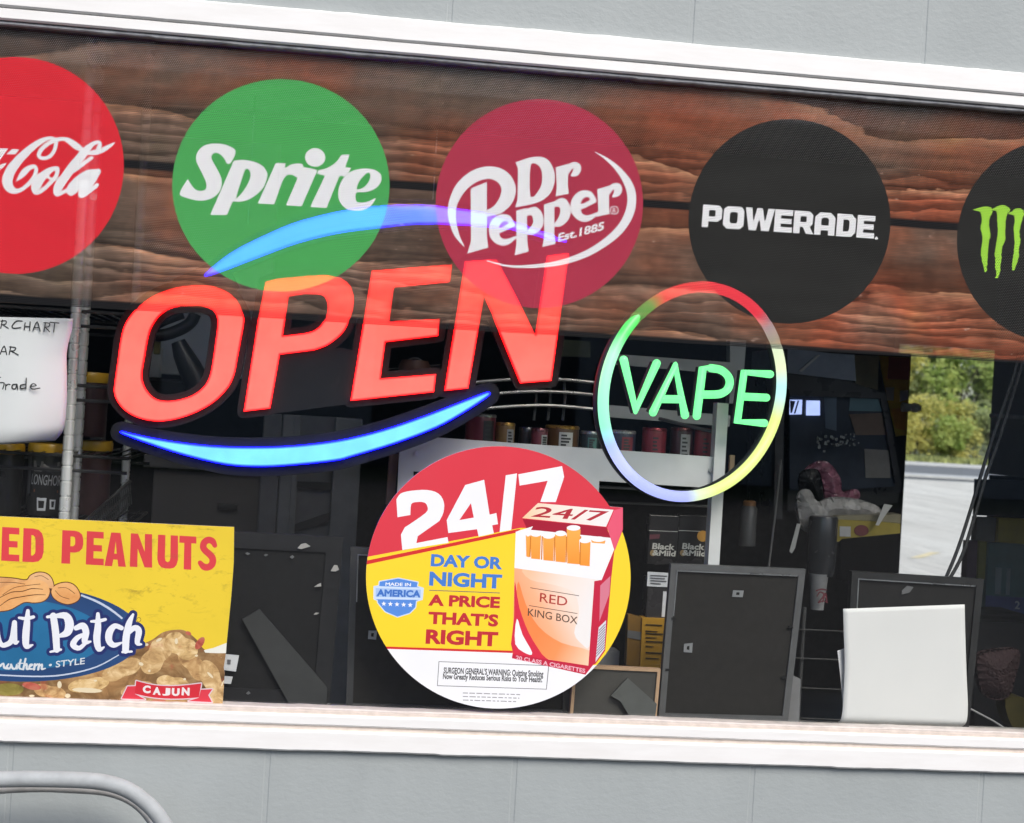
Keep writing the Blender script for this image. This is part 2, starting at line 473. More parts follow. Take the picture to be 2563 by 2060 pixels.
# ================================================================== the shop
ZB0 = P(1281, 1897, -.012).z; ZT1 = P(1281, 68, -.012).z          # outer edges of the white casing
ZB1 = P(1281, 1789, .02).z; ZT0 = P(1281, 172, .02).z             # glass opening
WX0, WX1 = -1.62, 1.75
shop = thing('shop_building', 'grey painted block shop front with a white framed display window', 'building', (0, 0, 0))
def paint():
    mt, nt, b, out = nodes_of('grey_masonry_paint'); n = N(nt); co = n.coord()
    f = n.noise(co, 3.0, 6, .6)
    base = n.ramp(f, [(.3, (.325, .352, .35)), (.7, (.372, .40, .396))])
    dirt = n.ramp(n.noise(n.mapped(co, (1, 1, 2.5)), 26, 6, .7), [(.70, 1.), (.78, .80)])
    wh = n.ramp(n.noise(co, 55, 3, .5), [(.76, 0.), (.79, 1.)])
    streak = n.ramp(n.noise(n.mapped(co, (1, 1, .3)), 7, 5, .65), [(.36, .955), (.56, 1.)])
    base = n.mix(1.0, base, streak, 'MULTIPLY')
    n.link(n.mix(wh, n.mix(1.0, base, dirt, 'MULTIPLY'), (.55, .55, .53)), b.inputs['Base Color'])
    b.inputs['Roughness'].default_value = .42; b.inputs['Specular IOR Level'].default_value = .35
    h = n.math('ADD', n.noise(n.mapped(co, (1, 1, 1.6), rot=(0, R(25), 0)), 75, 4, .6), n.math('MULTIPLY', n.noise(co, 9, 3), .8))
    n.link(n.bump(h, .4, .0015), b.inputs['Normal']); return mt
PAINT = paint()
wall = MB(); BL, BH = .406, .203
xb = P(665, 1985, 0).x; xt = P(1730, 70, 0).x
def blocks(z0, z1, x0, x1, ph):
    k = math.floor((x0 - ph) / BL)
    while ph + k * BL < x1:
        a, b = max(x0, ph + k * BL + .0028), min(x1, ph + (k + 1) * BL - .0028)
        if b - a > .03: wall.box(a, 0, z0 + .0018, b, .05, z1 - .0018, .0024)
        k += 1
zc = ZB0 + .012; i = 0; z1 = zc
while z1 > 0:
    blocks(max(0, z1 - BH), z1, -6, 6.5, xb + (i % 2) * BL / 2); z1 -= BH; i += 1
zs = ZT1 - .02; z1 = zs; i = 0
while z1 < 3.2:
    blocks(z1, z1 + BH, -6, 6.5, xt + (i % 2) * BL / 2); z1 += BH; i += 1
z1 = zc; i = 1
while z1 < zs - .01:
    q = min(zs, z1 + BH); blocks(z1, q, -6, WX0, xb + (i % 2) * BL / 2); blocks(z1, q, WX1, 6.5, xb + (i % 2) * BL / 2); z1 = q; i += 1
# mortar bed and core behind the block faces
wall.box(-6, .0009, 0, 6.5, .19, zc - .002); wall.box(-6, .0009, zs + .002, 6.5, .19, 3.2)
wall.box(-6, .001, zc - .002, WX0 - .001, .189, zs + .002); wall.box(WX1 + .001, .001, zc - .002, 6.5, .189, zs + .002)
mesh('block_wall', wall, PAINT, shop)
mesh('roof', MB().box(-6.6, -.5, 3.2, 7.1, 6.9, 3.38), M('roof_fascia', (.42, .42, .40), .7), shop)
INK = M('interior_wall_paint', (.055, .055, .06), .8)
# back wall with the far glazed door opening
BY = 5.6
OX0, OX1 = P(2225, 1100, BY).x, P(2600, 1100, BY).x
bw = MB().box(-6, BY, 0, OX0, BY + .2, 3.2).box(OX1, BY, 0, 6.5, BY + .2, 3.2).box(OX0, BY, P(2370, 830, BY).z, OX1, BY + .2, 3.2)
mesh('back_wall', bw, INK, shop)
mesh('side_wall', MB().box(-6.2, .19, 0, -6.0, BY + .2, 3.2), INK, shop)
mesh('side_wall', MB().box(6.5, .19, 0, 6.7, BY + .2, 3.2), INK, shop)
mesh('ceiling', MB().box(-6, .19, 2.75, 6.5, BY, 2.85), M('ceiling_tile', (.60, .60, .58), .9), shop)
struct('floor', MB().box(-6, .19, -.25, 6.5, BY + .8, .001), M('floor_tile', (.22, .21, .20), .5, sc=4))

# ------------------------------------------------------------------ white window frame
def whitepaint():
    mt, nt, b, out = nodes_of('white_gloss_paint'); n = N(nt); co = n.coord()
    f = n.noise(n.mapped(co, (.35, 1, 2.2)), 30, 6, .65)
    base = n.ramp(f, [(.32, (.765, .75, .725)), (.62, (.81, .80, .78))])
    scr = n.ramp(n.noise(n.mapped(co, (.5, 1, 3), rot=(0, R(-30), 0)), 38, 5, .7), [(.74, 1.), (.79, .70)])
    n.link(n.mix(1.0, base, scr, 'MULTIPLY'), b.inputs['Base Color'])
    b.inputs['Roughness'].default_value = .34
    n.link(n.bump(n.noise(n.mapped(co, (.25, 1, 1)), 60, 4), .15, .0008), b.inputs['Normal']); return mt
WP = whitepaint()
frame = thing('window_frame', 'white painted wooden frame round the shop display window', 'window frame', (0, 0, ZB0))
def rail(y0, z0, z1, x0, x1, y1, jag0=0, jag1=0, seed=1, bev=.003):
    """a long board; its painted edges wander a little"""
    rn = random.Random(seed); mb = MB(); n = 260; rows = []
    w0 = w1 = 0
    for i in range(n + 1):
        x = x0 + (x1 - x0) * i / n
        w0 = .82 * w0 + rn.gauss(0, 1) * jag0 * .35; w1 = .82 * w1 + rn.gauss(0, 1) * jag1 * .35
        if jag0 and rn.random() < .04: w0 -= jag0 * 2
        if jag1 and rn.random() < .04: w1 += jag1 * 2
        a, b = z0 + w0, z1 + w1
        rows.append([(x, y1, a), (x, y0 + bev, a), (x, y0, a + bev), (x, y0, b - bev), (x, y0 + bev, b), (x, y1, b)])
    v = [p for r in rows for p in r]; f = []
    for i in range(n):
        for k in range(6):
            j = (k + 1) % 6
            f.append((i * 6 + k, (i + 1) * 6 + k, (i + 1) * 6 + j, i * 6 + j))
    f.append(tuple(range(6))); f.append(tuple(n * 6 + k for k in reversed(range(6))))
    return mb.add(v, f)
fx0, fx1 = WX0 - .03, WX1 + .03
def zb(py, y): return P(1281, py, y).z
mesh('casing', rail(-.012, zb(1897, -.012), zb(1846, -.012), fx0, fx1, .0, .0006, .0002, 2), WP, frame)
mesh('casing', rail(-.012, zb(126, -.012), zb(68, -.012), fx0, fx1, .0, .0002, .0005, 3), WP, frame)
mesh('stop', rail(-.0085, zb(1834, -.0085), zb(1806, -.0085), fx0, fx1, .03, .0002, .0002, 4), WP, frame)
mesh('stop', rail(-.0085, zb(158, -.0085), zb(126, -.012) - .0004, fx0, fx1, .03, .0002, .0001, 5), WP, frame)
mesh('inner_bead', rail(-.001, zb(1803, -.001), zb(1790, -.001), fx0, fx1, .03, .0002, .0005, 6, .002), M('worn_bead_paint', (.60, .535, .49), .5, var=.12, sc=50), frame)
mesh('inner_bead', rail(-.002, zb(171, -.002), zb(161, -.002), fx0, fx1, .03, .0006, .0001, 7, .002), M('old_grey_caulk', (.33, .33, .34), .6, var=.3, sc=60), frame)
mesh('backing_board', MB().box(fx0 + .002, -.0035, ZB0 + .01, fx1 - .002, .0295, zb(1796, 0)), M('groove_shade_beige', (.66, .57, .50), .6, sc=50, var=.12), frame)  # beige colour stands in for the warm shade in the frame grooves
mesh('backing_board', MB().box(fx0 + .002, -.0035, zb(160, 0), fx1 - .002, .0295, ZT1 - .01), M('groove_shade_beige', (.66, .57, .50), .6, sc=50, var=.12), frame)
for xa, xb_ in ((fx0 - .07, fx0), (fx1, fx1 + .07)):
    mesh('side_casing', MB().box(xa, -.011, ZB0, xb_, .03, ZT1, .003), WP, frame)
mesh('window_sill', MB().box(fx0, .0312, ZB1 - .1, fx1, .20, P(1281, 1806, .09).z), M('sill_board', (.30, .285, .265), .5), frame)
def glassmat():
    mt, nt, b, out = nodes_of('window_glass'); n = N(nt)
    nt.nodes.remove(b); t = n.new('BsdfTransparent'); t.inputs[0].default_value = (.99, 1, .995, 1)
    gl = n.new('BsdfGlossy'); gl.inputs['Roughness'].default_value = .012
    fr = n.new('Fresnel')
    ge = n.new('NewGeometry'); n.link(n.math('MULTIPLY_ADD', ge.outputs['Backfacing'], 1 / 1.5 - 1.5, 1.5), fr.inputs[0])
    mx = n.new('MixShader'); n.link(fr.outputs[0], mx.inputs[0]); n.link(t.outputs[0], mx.inputs[1]); n.link(gl.outputs[0], mx.inputs[2])
    n.link(mx.outputs[0], out.inputs[0]); return mt
GY = .018
mesh('glass_pane', MB().box(fx0, GY, ZB1 - .006, fx1, GY + .006, ZT0 + .006), glassmat(), frame)
YF = GY - .0012                                                    # see-through film on the outer face of the glass

# ------------------------------------------------------------------ bent pipe rail in front of the wall
pr = thing('pipe_rail', 'grey painted bent steel pipe rail in front of the block wall', 'rail', (P(430, 2090, -.13).x, -.13, 0))
ptp = [(-900, 1985), (-300, 1962), (0, 1951), (150, 1951), (250, 1957), (315, 1975), (365, 2008), (402, 2050), (425, 2100), (435, 2200)]
pp = [P(a, b, -.13) for a, b in cr(ptp, 6, False)]
pp.append(Vector((pp[-1].x + .004, -.13, .0)))
GP = M('grey_rail_paint', (.36, .38, .385), .62, bump=.001, spec=.3)
mesh('top_bar', MB().tube(pp, .0125, 16), GP, pr, smooth=True)
ptp = [(-900, 2008), (-200, 1985), (60, 1970), (180, 1972), (270, 1980), (330, 2003), (374, 2044), (402, 2100), (412, 2200)]
pp = [P(a, b, -.075) for a, b in cr(ptp, 6, False)]
pp.append(Vector((pp[-1].x + .004, -.075, .0)))
mesh('rear_bar', MB().tube(pp, .0085, 14), M('pale_rail_paint', (.50, .49, .475), .6, var=.2, spec=.3), pr, smooth=True)  # thinner second bar in a paler grey than the top bar
# ================================================================== printed see-through banner along the top of the glass
def woodprint():
    mt, nt, b, out = nodes_of('wood_plank_print'); n = N(nt); co = n.coord()
    sp = n.new('SeparateXYZ'); n.link(co, sp.inputs[0]); x, z = sp.outputs[0], sp.outputs[2]
    zs_, zr = P(370, 409, YF).z, P(0, 741, YF).z
    org = P(1281, 835, YF)
    fz = n.math('FRACT', n.math('DIVIDE', n.math('SUBTRACT', n.math('ADD', z, n.math('MULTIPLY', n.noise(co, 5, 2), .005)), zs_ - org.z - .007), zs_ - zr))   # 0..1 up each plank
    idx = n.math('FLOOR', n.math('DIVIDE', n.math('SUBTRACT', z, zs_ - org.z), zs_ - zr))
    cm = n.new('CombineXYZ'); n.link(x, cm.inputs[0]); n.link(n.math('MULTIPLY', idx, 3.7), cm.inputs[1]); n.link(z, cm.inputs[2]); co = cm.outputs[0]
    # contour-like layers of weathered wood, each with a pale raised lip over a dark step
    def cen(f, k): return n.math('MULTIPLY', n.math('SUBTRACT', f, .5), k)
    warp = cen(n.noise(n.mapped(co, (.42, 1, 1.5)), 2.2, 2, .45), 3.2)
    warp2 = cen(n.noise(n.mapped(co, (.5, 1, 2.6)), 7, 4, .55), .6)
    warp3 = cen(n.noise(n.mapped(co, (1.0, 1, 1.0)), 60, 3, .6), .10)
    t = n.math('ADD', n.math('ADD', n.math('ADD', n.math('MULTIPLY', z, 9.5), warp), warp2), warp3)
    saw = n.math('FRACT', t)
    big = n.noise(n.mapped(co, (1, 1, 1.4)), 2.4, 4, .55)
    body = n.ramp(n.math('ADD', big, n.math('MULTIPLY', x, .10)), [(.30, (0.116, 0.090, 0.067)), (.44, (0.152, 0.095, 0.067)), (.53, (0.207, 0.081, 0.045)), (.64, (0.268, 0.074, 0.037)), (.76, (0.134, 0.078, 0.054))])
    shade = n.ramp(saw, [(0.0, .45), (.07, .62), (.30, .92), (.70, 1.05), (.93, 1.5), (1.0, .8)])
    c = n.mix(1.0, body, shade, 'MULTIPLY')
    lip = n.ramp(saw, [(.80, 0.), (.93, .55), (.975, 1.), (1.0, .2)])
    brk = n.ramp(n.noise(n.mapped(co, (1.1, 1, 2)), 4.5, 4, .6), [(.42, 0.), (.60, 1.)])
    c = n.mix(n.math('MULTIPLY', lip, brk), c, (.50, .25, .14))
    # close rippled grain in the lower half of each plank
    low = n.math('MULTIPLY', n.ramp(fz, [(.06, 1.), (.34, .9), (.62, .12), (1., .0)]), n.ramp(n.noise(n.mapped(co, (1, 1, 1)), 2.9, 2), [(.32, .25), (.55, 1.)]))
    rt = n.math('FRACT', n.math('ADD', n.math('MULTIPLY', z, 52.), n.math('ADD', cen(n.noise(n.mapped(co, (.8, 1, 4)), 3.0, 3, .55), 4.2), cen(n.noise(n.mapped(co, (3, 1, 12)), 6.0, 3, .6), 1.1))))
    rip = n.ramp(rt, [(0., .42), (.30, .7), (.62, 1.1), (.88, 1.65), (1., .65)])
    c = n.mix(low, c, n.mix(1.0, c, rip, 'MULTIPLY'))
    soft = n.noise(n.mapped(co, (3.5, 1, 42)), 2.0, 7, .74)
    c = n.mix(1.0, c, n.ramp(soft, [(.30, .62), (.5, 1.), (.70, 1.45)]), 'MULTIPLY')
    mot = n.noise(n.mapped(co, (1, 1, 1.3)), 38, 5, .7)
    c = n.mix(1.0, c, n.ramp(mot, [(.30, .72), (.5, 1.), (.70, 1.3)]), 'MULTIPLY')
    tick = n.ramp(n.noise(n.mapped(co, (60, 1, 7)), 1.0, 3, .6), [(.42, .92), (.6, 1.05)])
    c = n.mix(1.0, c, tick, 'MULTIPLY')
    sp_ = n.ramp(n.noise(n.mapped(co, (1, 1, 1.5)), 62, 2, .5), [(.70, 0.), (.76, 1.)])
    c = n.mix(n.math('MULTIPLY', sp_, n.math('MULTIPLY', n.ramp(n.noise(co, 5, 2), [(.5, 0.), (.65, 1.)]), .8)), c, (.66, .48, .38))
    knot = n.new('TexVoronoi'); n.link(n.mapped(co, (1, .4, 1.1)), knot.inputs['Vector']); knot.inputs['Scale'].default_value = 3.1
    c = n.mix(n.ramp(knot.outputs['Distance'], [(.022, .85), (.04, .0)]), c, (.03, .036, .032))
    green = n.ramp(n.noise(co, 4.5, 3), [(.58, 0.), (.72, .5)])
    c = n.mix(green, c, n.mix(1.0, c, (.85, 1.0, .55), 'MULTIPLY'))
    gap = n.ramp(fz, [(0., 1.), (.050, 1.), (.064, 0.), (.985, 0.), (1., .6)])
    c = n.mix(gap, c, (.012, .012, .013))
    n.link(c, b.inputs['Base Color']); b.inputs['Roughness'].default_value = .6; b.inputs['Specular IOR Level'].default_value = .12
    return perforate(mt)
def printed(name, col, var=.05):
    mt, nt, b, out = nodes_of(name); n = N(nt)
    n.link(n.ramp(n.noise(n.mapped(n.coord(), (1, 1, 4)), 6, 4), [(.3, tuple(x * (1 - var) for x in col)), (.7, tuple(min(.93, x * (1 + var)) for x in col))]), b.inputs['Base Color'])
    b.inputs['Roughness'].default_value = .6; b.inputs['Specular IOR Level'].default_value = .12; return perforate(mt)
KP = 1.02
WHT = printed('white_film_print', (.92, .92, .91))

s1 = Zm(0, 300, 6.7375); s2 = Zm(400, 150, 2.888); s3 = Zm(1050, 200, 2.888); s4 = Zm(1650, 200, 2.361); s5 = Zm(2300, 450, 5.776)
d_red = loops(ell(39, 414, 271, 271.5)); d_grn = loops(ell(703, 464, 272, 266)); d_mar = loops(ell(1350, 509.5, 259.5, 261.5))
d_blk = loops(ell(1976, 554, 253, 256)); d_mon = loops(ell(2644, 604, 249, 254))
# script lettering of the red badge
b1 = lambda *p: zl(s1, p)
red_script = brush(
    b1((945, 395, 34), (915, 520, 32), (840, 615, 32), (725, 650, 32), (655, 605, 34), (690, 510, 38), (790, 415, 36), (930, 345, 34), (1080, 322, 34), (1180, 365, 50), (1290, 445, 58), (1360, 490, 45)),
    b1((930, 322, 24), (840, 308, 28), (700, 355, 46), (520, 480, 60), (340, 650, 74), (195, 830, 84), (125, 1000, 90), (145, 1120, 82), (220, 1190, 58), (330, 1190, 36), (450, 1110, 34), (560, 980, 34), (610, 860, 34), (590, 792, 32), (525, 795, 38), (440, 850, 52), (365, 935, 46), (275, 1030, 8)),
    b1((965, 815, 30), (850, 845, 48), (700, 970, 76), (610, 1110, 82), (605, 1205, 58), (690, 1200, 36), (820, 1090, 34), (930, 965, 32), (970, 870, 34), (965, 815, 30)),
    b1((800, 955, 22), (880, 1005, 26), (980, 990, 22), (1130, 925, 28), (1300, 825, 30), (1430, 720, 32), (1545, 640, 30)),
    b1((1655, 480, 36), (1690, 405, 32), (1640, 375, 30), (1540, 425, 42), (1410, 560, 68), (1250, 760, 76), (1100, 960, 74), (990, 1120, 78), (965, 1235, 58), (1060, 1220, 32), (1150, 1175, 32)),
    b1((1430, 575, 10), (1560, 555, 42), (1700, 522, 44), (1830, 452, 34), (1940, 380, 6)),
    b1((1590, 865, 32), (1480, 885, 42), (1340, 995, 64), (1210, 1135, 72), (1195, 1225, 58), (1280, 1180, 40), (1400, 1050, 38), (1530, 900, 32)),
    b1((1655, 868, 50), (1550, 1010, 72), (1430, 1170, 74), (1375, 1262, 58), (1480, 1220, 38), (1640, 1100, 32)),
    b1((-110, 880, 34), (0, 800, 36), (95, 738, 14)))
red_script = union([red_script, loops(b1((200, 492), (322, 500), (262, 585), (110, 580))), loops(b1((-120, 478), (138, 485), (0, 680), (-170, 930), (-300, 930)))])
red_mark = cat(loops(ell(*s1(1580, 1300), 8, 8, 16)), loops(ell(*s1(1580, 1300), 5.5, 5.5, 16)))
# green badge
b2 = lambda *p: zl(s2, p)
Sg = loops(cr(b2((548, 660), (520, 735), (498, 752), (480, 745), (470, 718), (440, 685), (410, 672), (382, 680), (372, 705), (385, 740), (420, 800), (445, 860), (445, 915), (420, 965), (370, 1002), (300, 1018), (220, 1005), (160, 985), (143, 965), (165, 920), (190, 880), (203, 862), (215, 880), (240, 920), (275, 945), (312, 945), (335, 925), (333, 885), (310, 830), (275, 760), (262, 715), (272, 668), (312, 625), (370, 606), (440, 605), (505, 625)), 4))
p_out = b2((365, 1118), (535, 728)) + cr(b2((592, 722), (680, 735), (740, 765), (775, 812), (772, 865), (745, 925), (700, 972), (640, 1010), (580, 1025), (526, 1022)), 4, False) + b2((485, 1122))
p_in = cr(b2((612, 800), (625, 788), (642, 792), (656, 820), (650, 862), (622, 922), (580, 978), (548, 1002)), 4, False)
pg = loops(p_out, p_in)
rg_ = loops(b2((838, 745), (910, 748), (902, 785)) + cr(b2((950, 755), (1000, 748), (1036, 760), (1018, 820), (985, 850), (965, 832), (930, 830), (902, 850), (882, 890)), 4, False) + b2((825, 1045), (708, 1038)))
ig = cat(loops(b2((1030, 772), (1140, 795), (1025, 1058), (912, 1052))), loops(ell(*s2(1123, 705), 73 / 2.888, 67 / 2.888, 40)))
tg = loops(b2((1310, 685), (1372, 685), (1340, 775), (1384, 780), (1350, 845), (1298, 838), (1205, 1070), (1088, 1062), (1195, 835), (1138, 825), (1150, 795), (1190, 790), (1250, 760), (1290, 725)))
eg = loops(cr(b2((1400, 800), (1470, 785), (1540, 790), (1588, 818), (1602, 860), (1585, 905), (1540, 940), (1490, 955), (1425, 958), (1414, 990), (1425, 1025), (1460, 1032), (1510, 1022), (1560, 1000), (1530, 1050), (1470, 1085), (1400, 1090), (1340, 1070), (1300, 1022), (1290, 960), (1305, 890), (1345, 835)), 4),
           cr(b2((1424, 935), (1440, 880), (1480, 832), (1508, 816), (1522, 832), (1515, 870), (1480, 918)), 4))
grn_text = union([Sg, pg, rg_, ig, tg, eg])
# maroon badge
b3 = lambda *p: zl(s3, p)
bigP = union(stroke_parts(cr(b3((322, 1203, 2), (270, 1120, 18), (236, 1000, 27), (243, 890, 32), (302, 775, 40), (400, 695, 44), (510, 670, 46), (598, 702, 50), (644, 778, 52), (628, 860, 50), (570, 932, 38), (490, 965, 22)), 5, False))
             + [loops(b3((370, 785), (487, 738), (487, 1130), (497, 1212), (345, 1255), (372, 1170)))])
Dm = loops(b3((693, 597)) + cr(b3((790, 562), (880, 555), (940, 590), (972, 655), (978, 730), (950, 810), (890, 870), (800, 902)), 4, False) + b3((690, 922), (708, 870), (712, 640)),
           cr(b3((803, 620), (850, 612), (880, 650), (886, 730), (862, 800), (802, 842)), 3))
r1 = union([loops(b3((985, 632), (1077, 605), (1072, 760), (1080, 822), (985, 842), (992, 770)))] + stroke_parts(cr(b3((1072, 662, 14), (1100, 618, 20), (1138, 628, 28), (1132, 668, 26), (1102, 690, 9)), 4, False)))
def e_m(dx, dy):
    q = lambda *p: zl(s3, [(a + dx, b + dy, c) for a, b, c in p])
    return stroke_parts(cr(q((668, 1040, 20), (640, 1000, 22), (590, 998, 28), (546, 1042, 35), (540, 1110, 36), (572, 1162, 28), (630, 1172, 22), (692, 1138, 10)), 4, False)) + stroke_parts(q((555, 1095, 20), (600, 1082, 17), (672, 1045, 18)))
p1 = union([loops(b3((700, 945), (775, 925), (780, 1180), (790, 1240), (688, 1268), (700, 1190)))] + stroke_parts(cr(b3((775, 962, 20), (830, 950, 34), (858, 1000, 38), (853, 1050, 36), (815, 1092, 28), (775, 1108, 12)), 4, False)))
p2 = union([loops(b3((900, 900), (975, 878), (975, 1120), (985, 1185), (888, 1208), (902, 1130)))] + stroke_parts(cr(b3((975, 902, 18), (1030, 886, 34), (1055, 935, 38), (1046, 990, 36), (1010, 1035, 26), (975, 1050, 10)), 4, False)))
r2 = union([loops(b3((1285, 790), (1370, 765), (1370, 930), (1375, 968), (1280, 990), (1292, 940)))] + stroke_parts(cr(b3((1365, 818, 14), (1395, 772, 20), (1434, 776, 28), (1430, 815, 26), (1400, 842, 8)), 4, False)))
sw = union(stroke_parts(cr(b3((1270, 522, 2), (1350, 570, 10), (1440, 650, 20), (1508, 750, 30), (1535, 850, 32), (1515, 970, 32), (1440, 1090, 30), (1320, 1190, 26), (1180, 1268, 23), (1000, 1325, 18), (800, 1348, 12), (640, 1345, 8), (490, 1308, 3)), 5, False)))
mar_text = union([bigP, Dm, r1, union(e_m(0, 0)), p1, p2, union(e_m(590, -172)), r2, sw, word('Est.1885', s3(1000, 1172), s3(1332, 1085), 62 / 2.888, .035, 2),
                  cat(loops(ell(*s3(1408, 942), 11, 11, 20)), loops(ell(*s3(1408, 942), 9, 9, 20))), word('R', s3(1396, 958), s3(1420, 955), 10, .02)])
# black badge: block capitals
def pw(u, v): return s4(250 + u + v * .08, 868 + u * .0690 - v)
def Lp(*ls): return loops(*[[pw(*p) for p in l] for l in ls])
Hh = 133
def cham(x0, x1, y0=0, y1=Hh, c=22): return [(x0 + c, y0), (x1 - c, y0), (x1, y0 + c), (x1, y1 - c), (x1 - c, y1), (x0 + c, y1), (x0, y1 - c), (x0, y0 + c)]
blk_text = cat(
    Lp([(0, 0), (38, 0), (38, 36), (92, 36), (115, 56), (115, 113), (92, Hh), (0, Hh)], [(38, 66), (76, 66), (76, 103), (38, 103)]),
    Lp(cham(124, 246), cham(162, 208, 34, 99, 8)),
    Lp([(252, Hh), (290, Hh), (302, 52), (320, Hh), (352, Hh), (370, 52), (386, Hh), (424, Hh), (396, 0), (352, 0), (336, 72), (320, 0), (278, 0)]),
    Lp([(426, 0), (532, 0), (532, 32), (464, 32), (464, 52), (526, 52), (526, 82), (464, 82), (464, 101), (532, 101), (532, Hh), (426, Hh)]),
    Lp([(540, 0), (578, 0), (578, 40), (594, 40), (616, 0), (660, 0), (634, 44), (652, 58), (652, 113), (630, Hh), (540, Hh)], [(578, 70), (614, 70), (614, 103), (578, 103)]),
    Lp([(664, 0), (702, 0), (702, 28), (746, 28), (746, 0), (784, 0), (784, 105), (756, Hh), (692, Hh), (664, 105)], [(702, 58), (746, 58), (746, 94), (736, 103), (712, 103), (702, 94)]),
    Lp([(794, 0), (880, 0), (906, 26), (906, 107), (880, Hh), (794, Hh)], [(832, 32), (860, 32), (868, 42), (868, 92), (860, 101), (832, 101)]),
    Lp([(914, 0), (1018, 0), (1018, 32), (952, 32), (952, 52), (1012, 52), (1012, 82), (952, 82), (952, 101), (1018, 101), (1018, Hh), (914, Hh)]),
    loops(ell(*pw(1033, 4), 4, 4, 12)))
# last badge: three torn green claw strokes
def claw(cx, spans, seed):
    rn = random.Random(seed); L, Rr = [], []
    sp = cr(spans, 8, False)
    for y, a, b in sp:
        L.append(s5(a + rn.uniform(-8, 8), y)); Rr.append(s5(b + rn.uniform(-8, 8), y))
    return loops(L + Rr[::-1])
c1 = union([claw(0, [(385, 950, 990), (400, 890, 1040), (430, 860, 1060), (480, 890, 1058), (560, 912, 1020), (620, 905, 1012), (690, 888, 1015), (790, 915, 1035), (900, 920, 1012), (1030, 900, 1000), (1140, 910, 990), (1240, 930, 985), (1330, 945, 978)], 1), loops([s5(778, 432), s5(890, 400), s5(920, 440), s5(885, 462)])])
c2 = union([claw(0, [(368, 1190, 1235), (390, 1120, 1280), (430, 1110, 1318), (500, 1130, 1270), (600, 1130, 1255), (700, 1138, 1250), (800, 1140, 1245), (870, 1130, 1250), (940, 1115, 1215), (1030, 1100, 1200), (1150, 1105, 1190), (1260, 1105, 1180), (1350, 1120, 1168), (1420, 1105, 1140)], 2), loops([s5(1040, 432), s5(1130, 390), s5(1150, 440), s5(1120, 450)])])
c3 = union([claw(0, [(415, 1410, 1470), (440, 1360, 1505), (500, 1370, 1520), (580, 1385, 1490), (680, 1370, 1465), (780, 1375, 1455), (880, 1385, 1468), (990, 1378, 1448), (1100, 1365, 1445), (1190, 1350, 1425), (1310, 1345, 1380)], 3), loops([s5(1275, 490), s5(1390, 440), s5(1400, 500), s5(1375, 510)])])
mon_claws = union([c1, c2, c3])
top = lambda x: 40 + .0855 * x
ban = loops([(-700, top(-700)), (2900, top(2900)), (2900, 929.5), (-700, 715)])
V, reg = mosaic([('red_script', red_script), ('red_mark', red_mark), ('grn_text', grn_text), ('mar_text', mar_text), ('blk_text', blk_text), ('claws', mon_claws),
                 ('d_red', d_red), ('d_grn', d_grn), ('d_mar', d_mar), ('d_blk', d_blk), ('d_mon', d_mon), ('wood', ban)])
banner = thing('window_banner', 'see-through dark wood plank banner with round drink badges along the glass top', 'banner', P(1281, 835, YF))
def film(name, key, mt, parent, lab=None):
    o = mesh(name, MB().tris(V, reg[key], YF), mt, parent)
    if lab: o['label'] = lab
    return o
film('plank_print', 'wood', woodprint(), banner)
o = film('badge', 'd_red', printed('red_print', A('e5303c', KP)), banner, 'red round badge with white script lettering')
film('lettering', 'red_script', WHT, o); film('registered_mark', 'red_mark', printed('pink_print', (.7, .3, .3)), o)
o = film('badge', 'd_grn', printed('green_print', A('50ae5c', KP)), banner, 'green round badge with white lettering')
film('lettering', 'grn_text', WHT, o)
o = film('badge', 'd_mar', printed('maroon_print', A('b53a50', KP)), banner, 'maroon round badge with white lettering in an oval swash')
film('lettering', 'mar_text', WHT, o)
o = film('badge', 'd_blk', printed('black_print', (.026, .026, .024), .2), banner, 'black round badge with white block capitals')
film('lettering', 'blk_text', WHT, o)
o = film('badge', 'd_mon', printed('black_print', (.026, .026, .024), .2), banner, 'black round badge with three green claw marks')
film('claw_marks', 'claws', printed('lime_print', A('a6e04a', KP), .12), o)

# ================================================================== lit OPEN sign behind the glass
YO = .085
q4 = Zm(250, 650, 2.888); q5 = Zm(850, 650, 2.889)
O_out = cr(zl(q4, [(720, 186), (825, 196), (930, 240), (1003, 315), (1036, 400), (1040, 455), (1020, 570), (993, 715), (970, 830), (920, 930), (820, 1030), (700, 1100), (565, 1148), (430, 1168), (300, 1150), (195, 1100), (130, 1030), (103, 960), (106, 895), (130, 720), (152, 570), (182, 465), (250, 370), (350, 285), (460, 230), (590, 195)]), 4)
O_in = cr(zl(q4, [(650, 332), (745, 336), (812, 365), (845, 410), (850, 480), (835, 600), (815, 740), (793, 845), (750, 920), (670, 980), (565, 1014), (470, 1022), (395, 1003), (340, 950), (310, 890), (302, 825), (320, 710), (343, 580), (368, 495), (425, 408), (500, 358), (575, 337)]), 4)
P_out = [(665, 706), (694, 698), (781, 690), (815, 689)] + cr([(850, 695), (873, 711), (884, 737), (884, 768), (875, 799), (858, 832), (822, 862), (787, 876)], 4, False) + [(700, 887), (676, 1022), (610, 1030), (646, 799)]
P_in = [(722, 741), (762, 735), (797, 735)] + cr([(812, 741), (820, 757), (818, 788), (804, 813), (785, 828), (759, 835)], 4, False) + [(707, 841)]
E_out = zl(q5, [(235, 80), (812, 35), (797, 160), (392, 198), (358, 447), (722, 428), (712, 550), (330, 595), (295, 860), (697, 828), (682, 957), (80, 1020)])
N_out = [(1165, 654), (1243, 649), (1341, 838)] + [(1371, 640), (1424, 633), (1380, 953), (1303, 959), (1212, 737), (1172, 972), (1113, 978)]
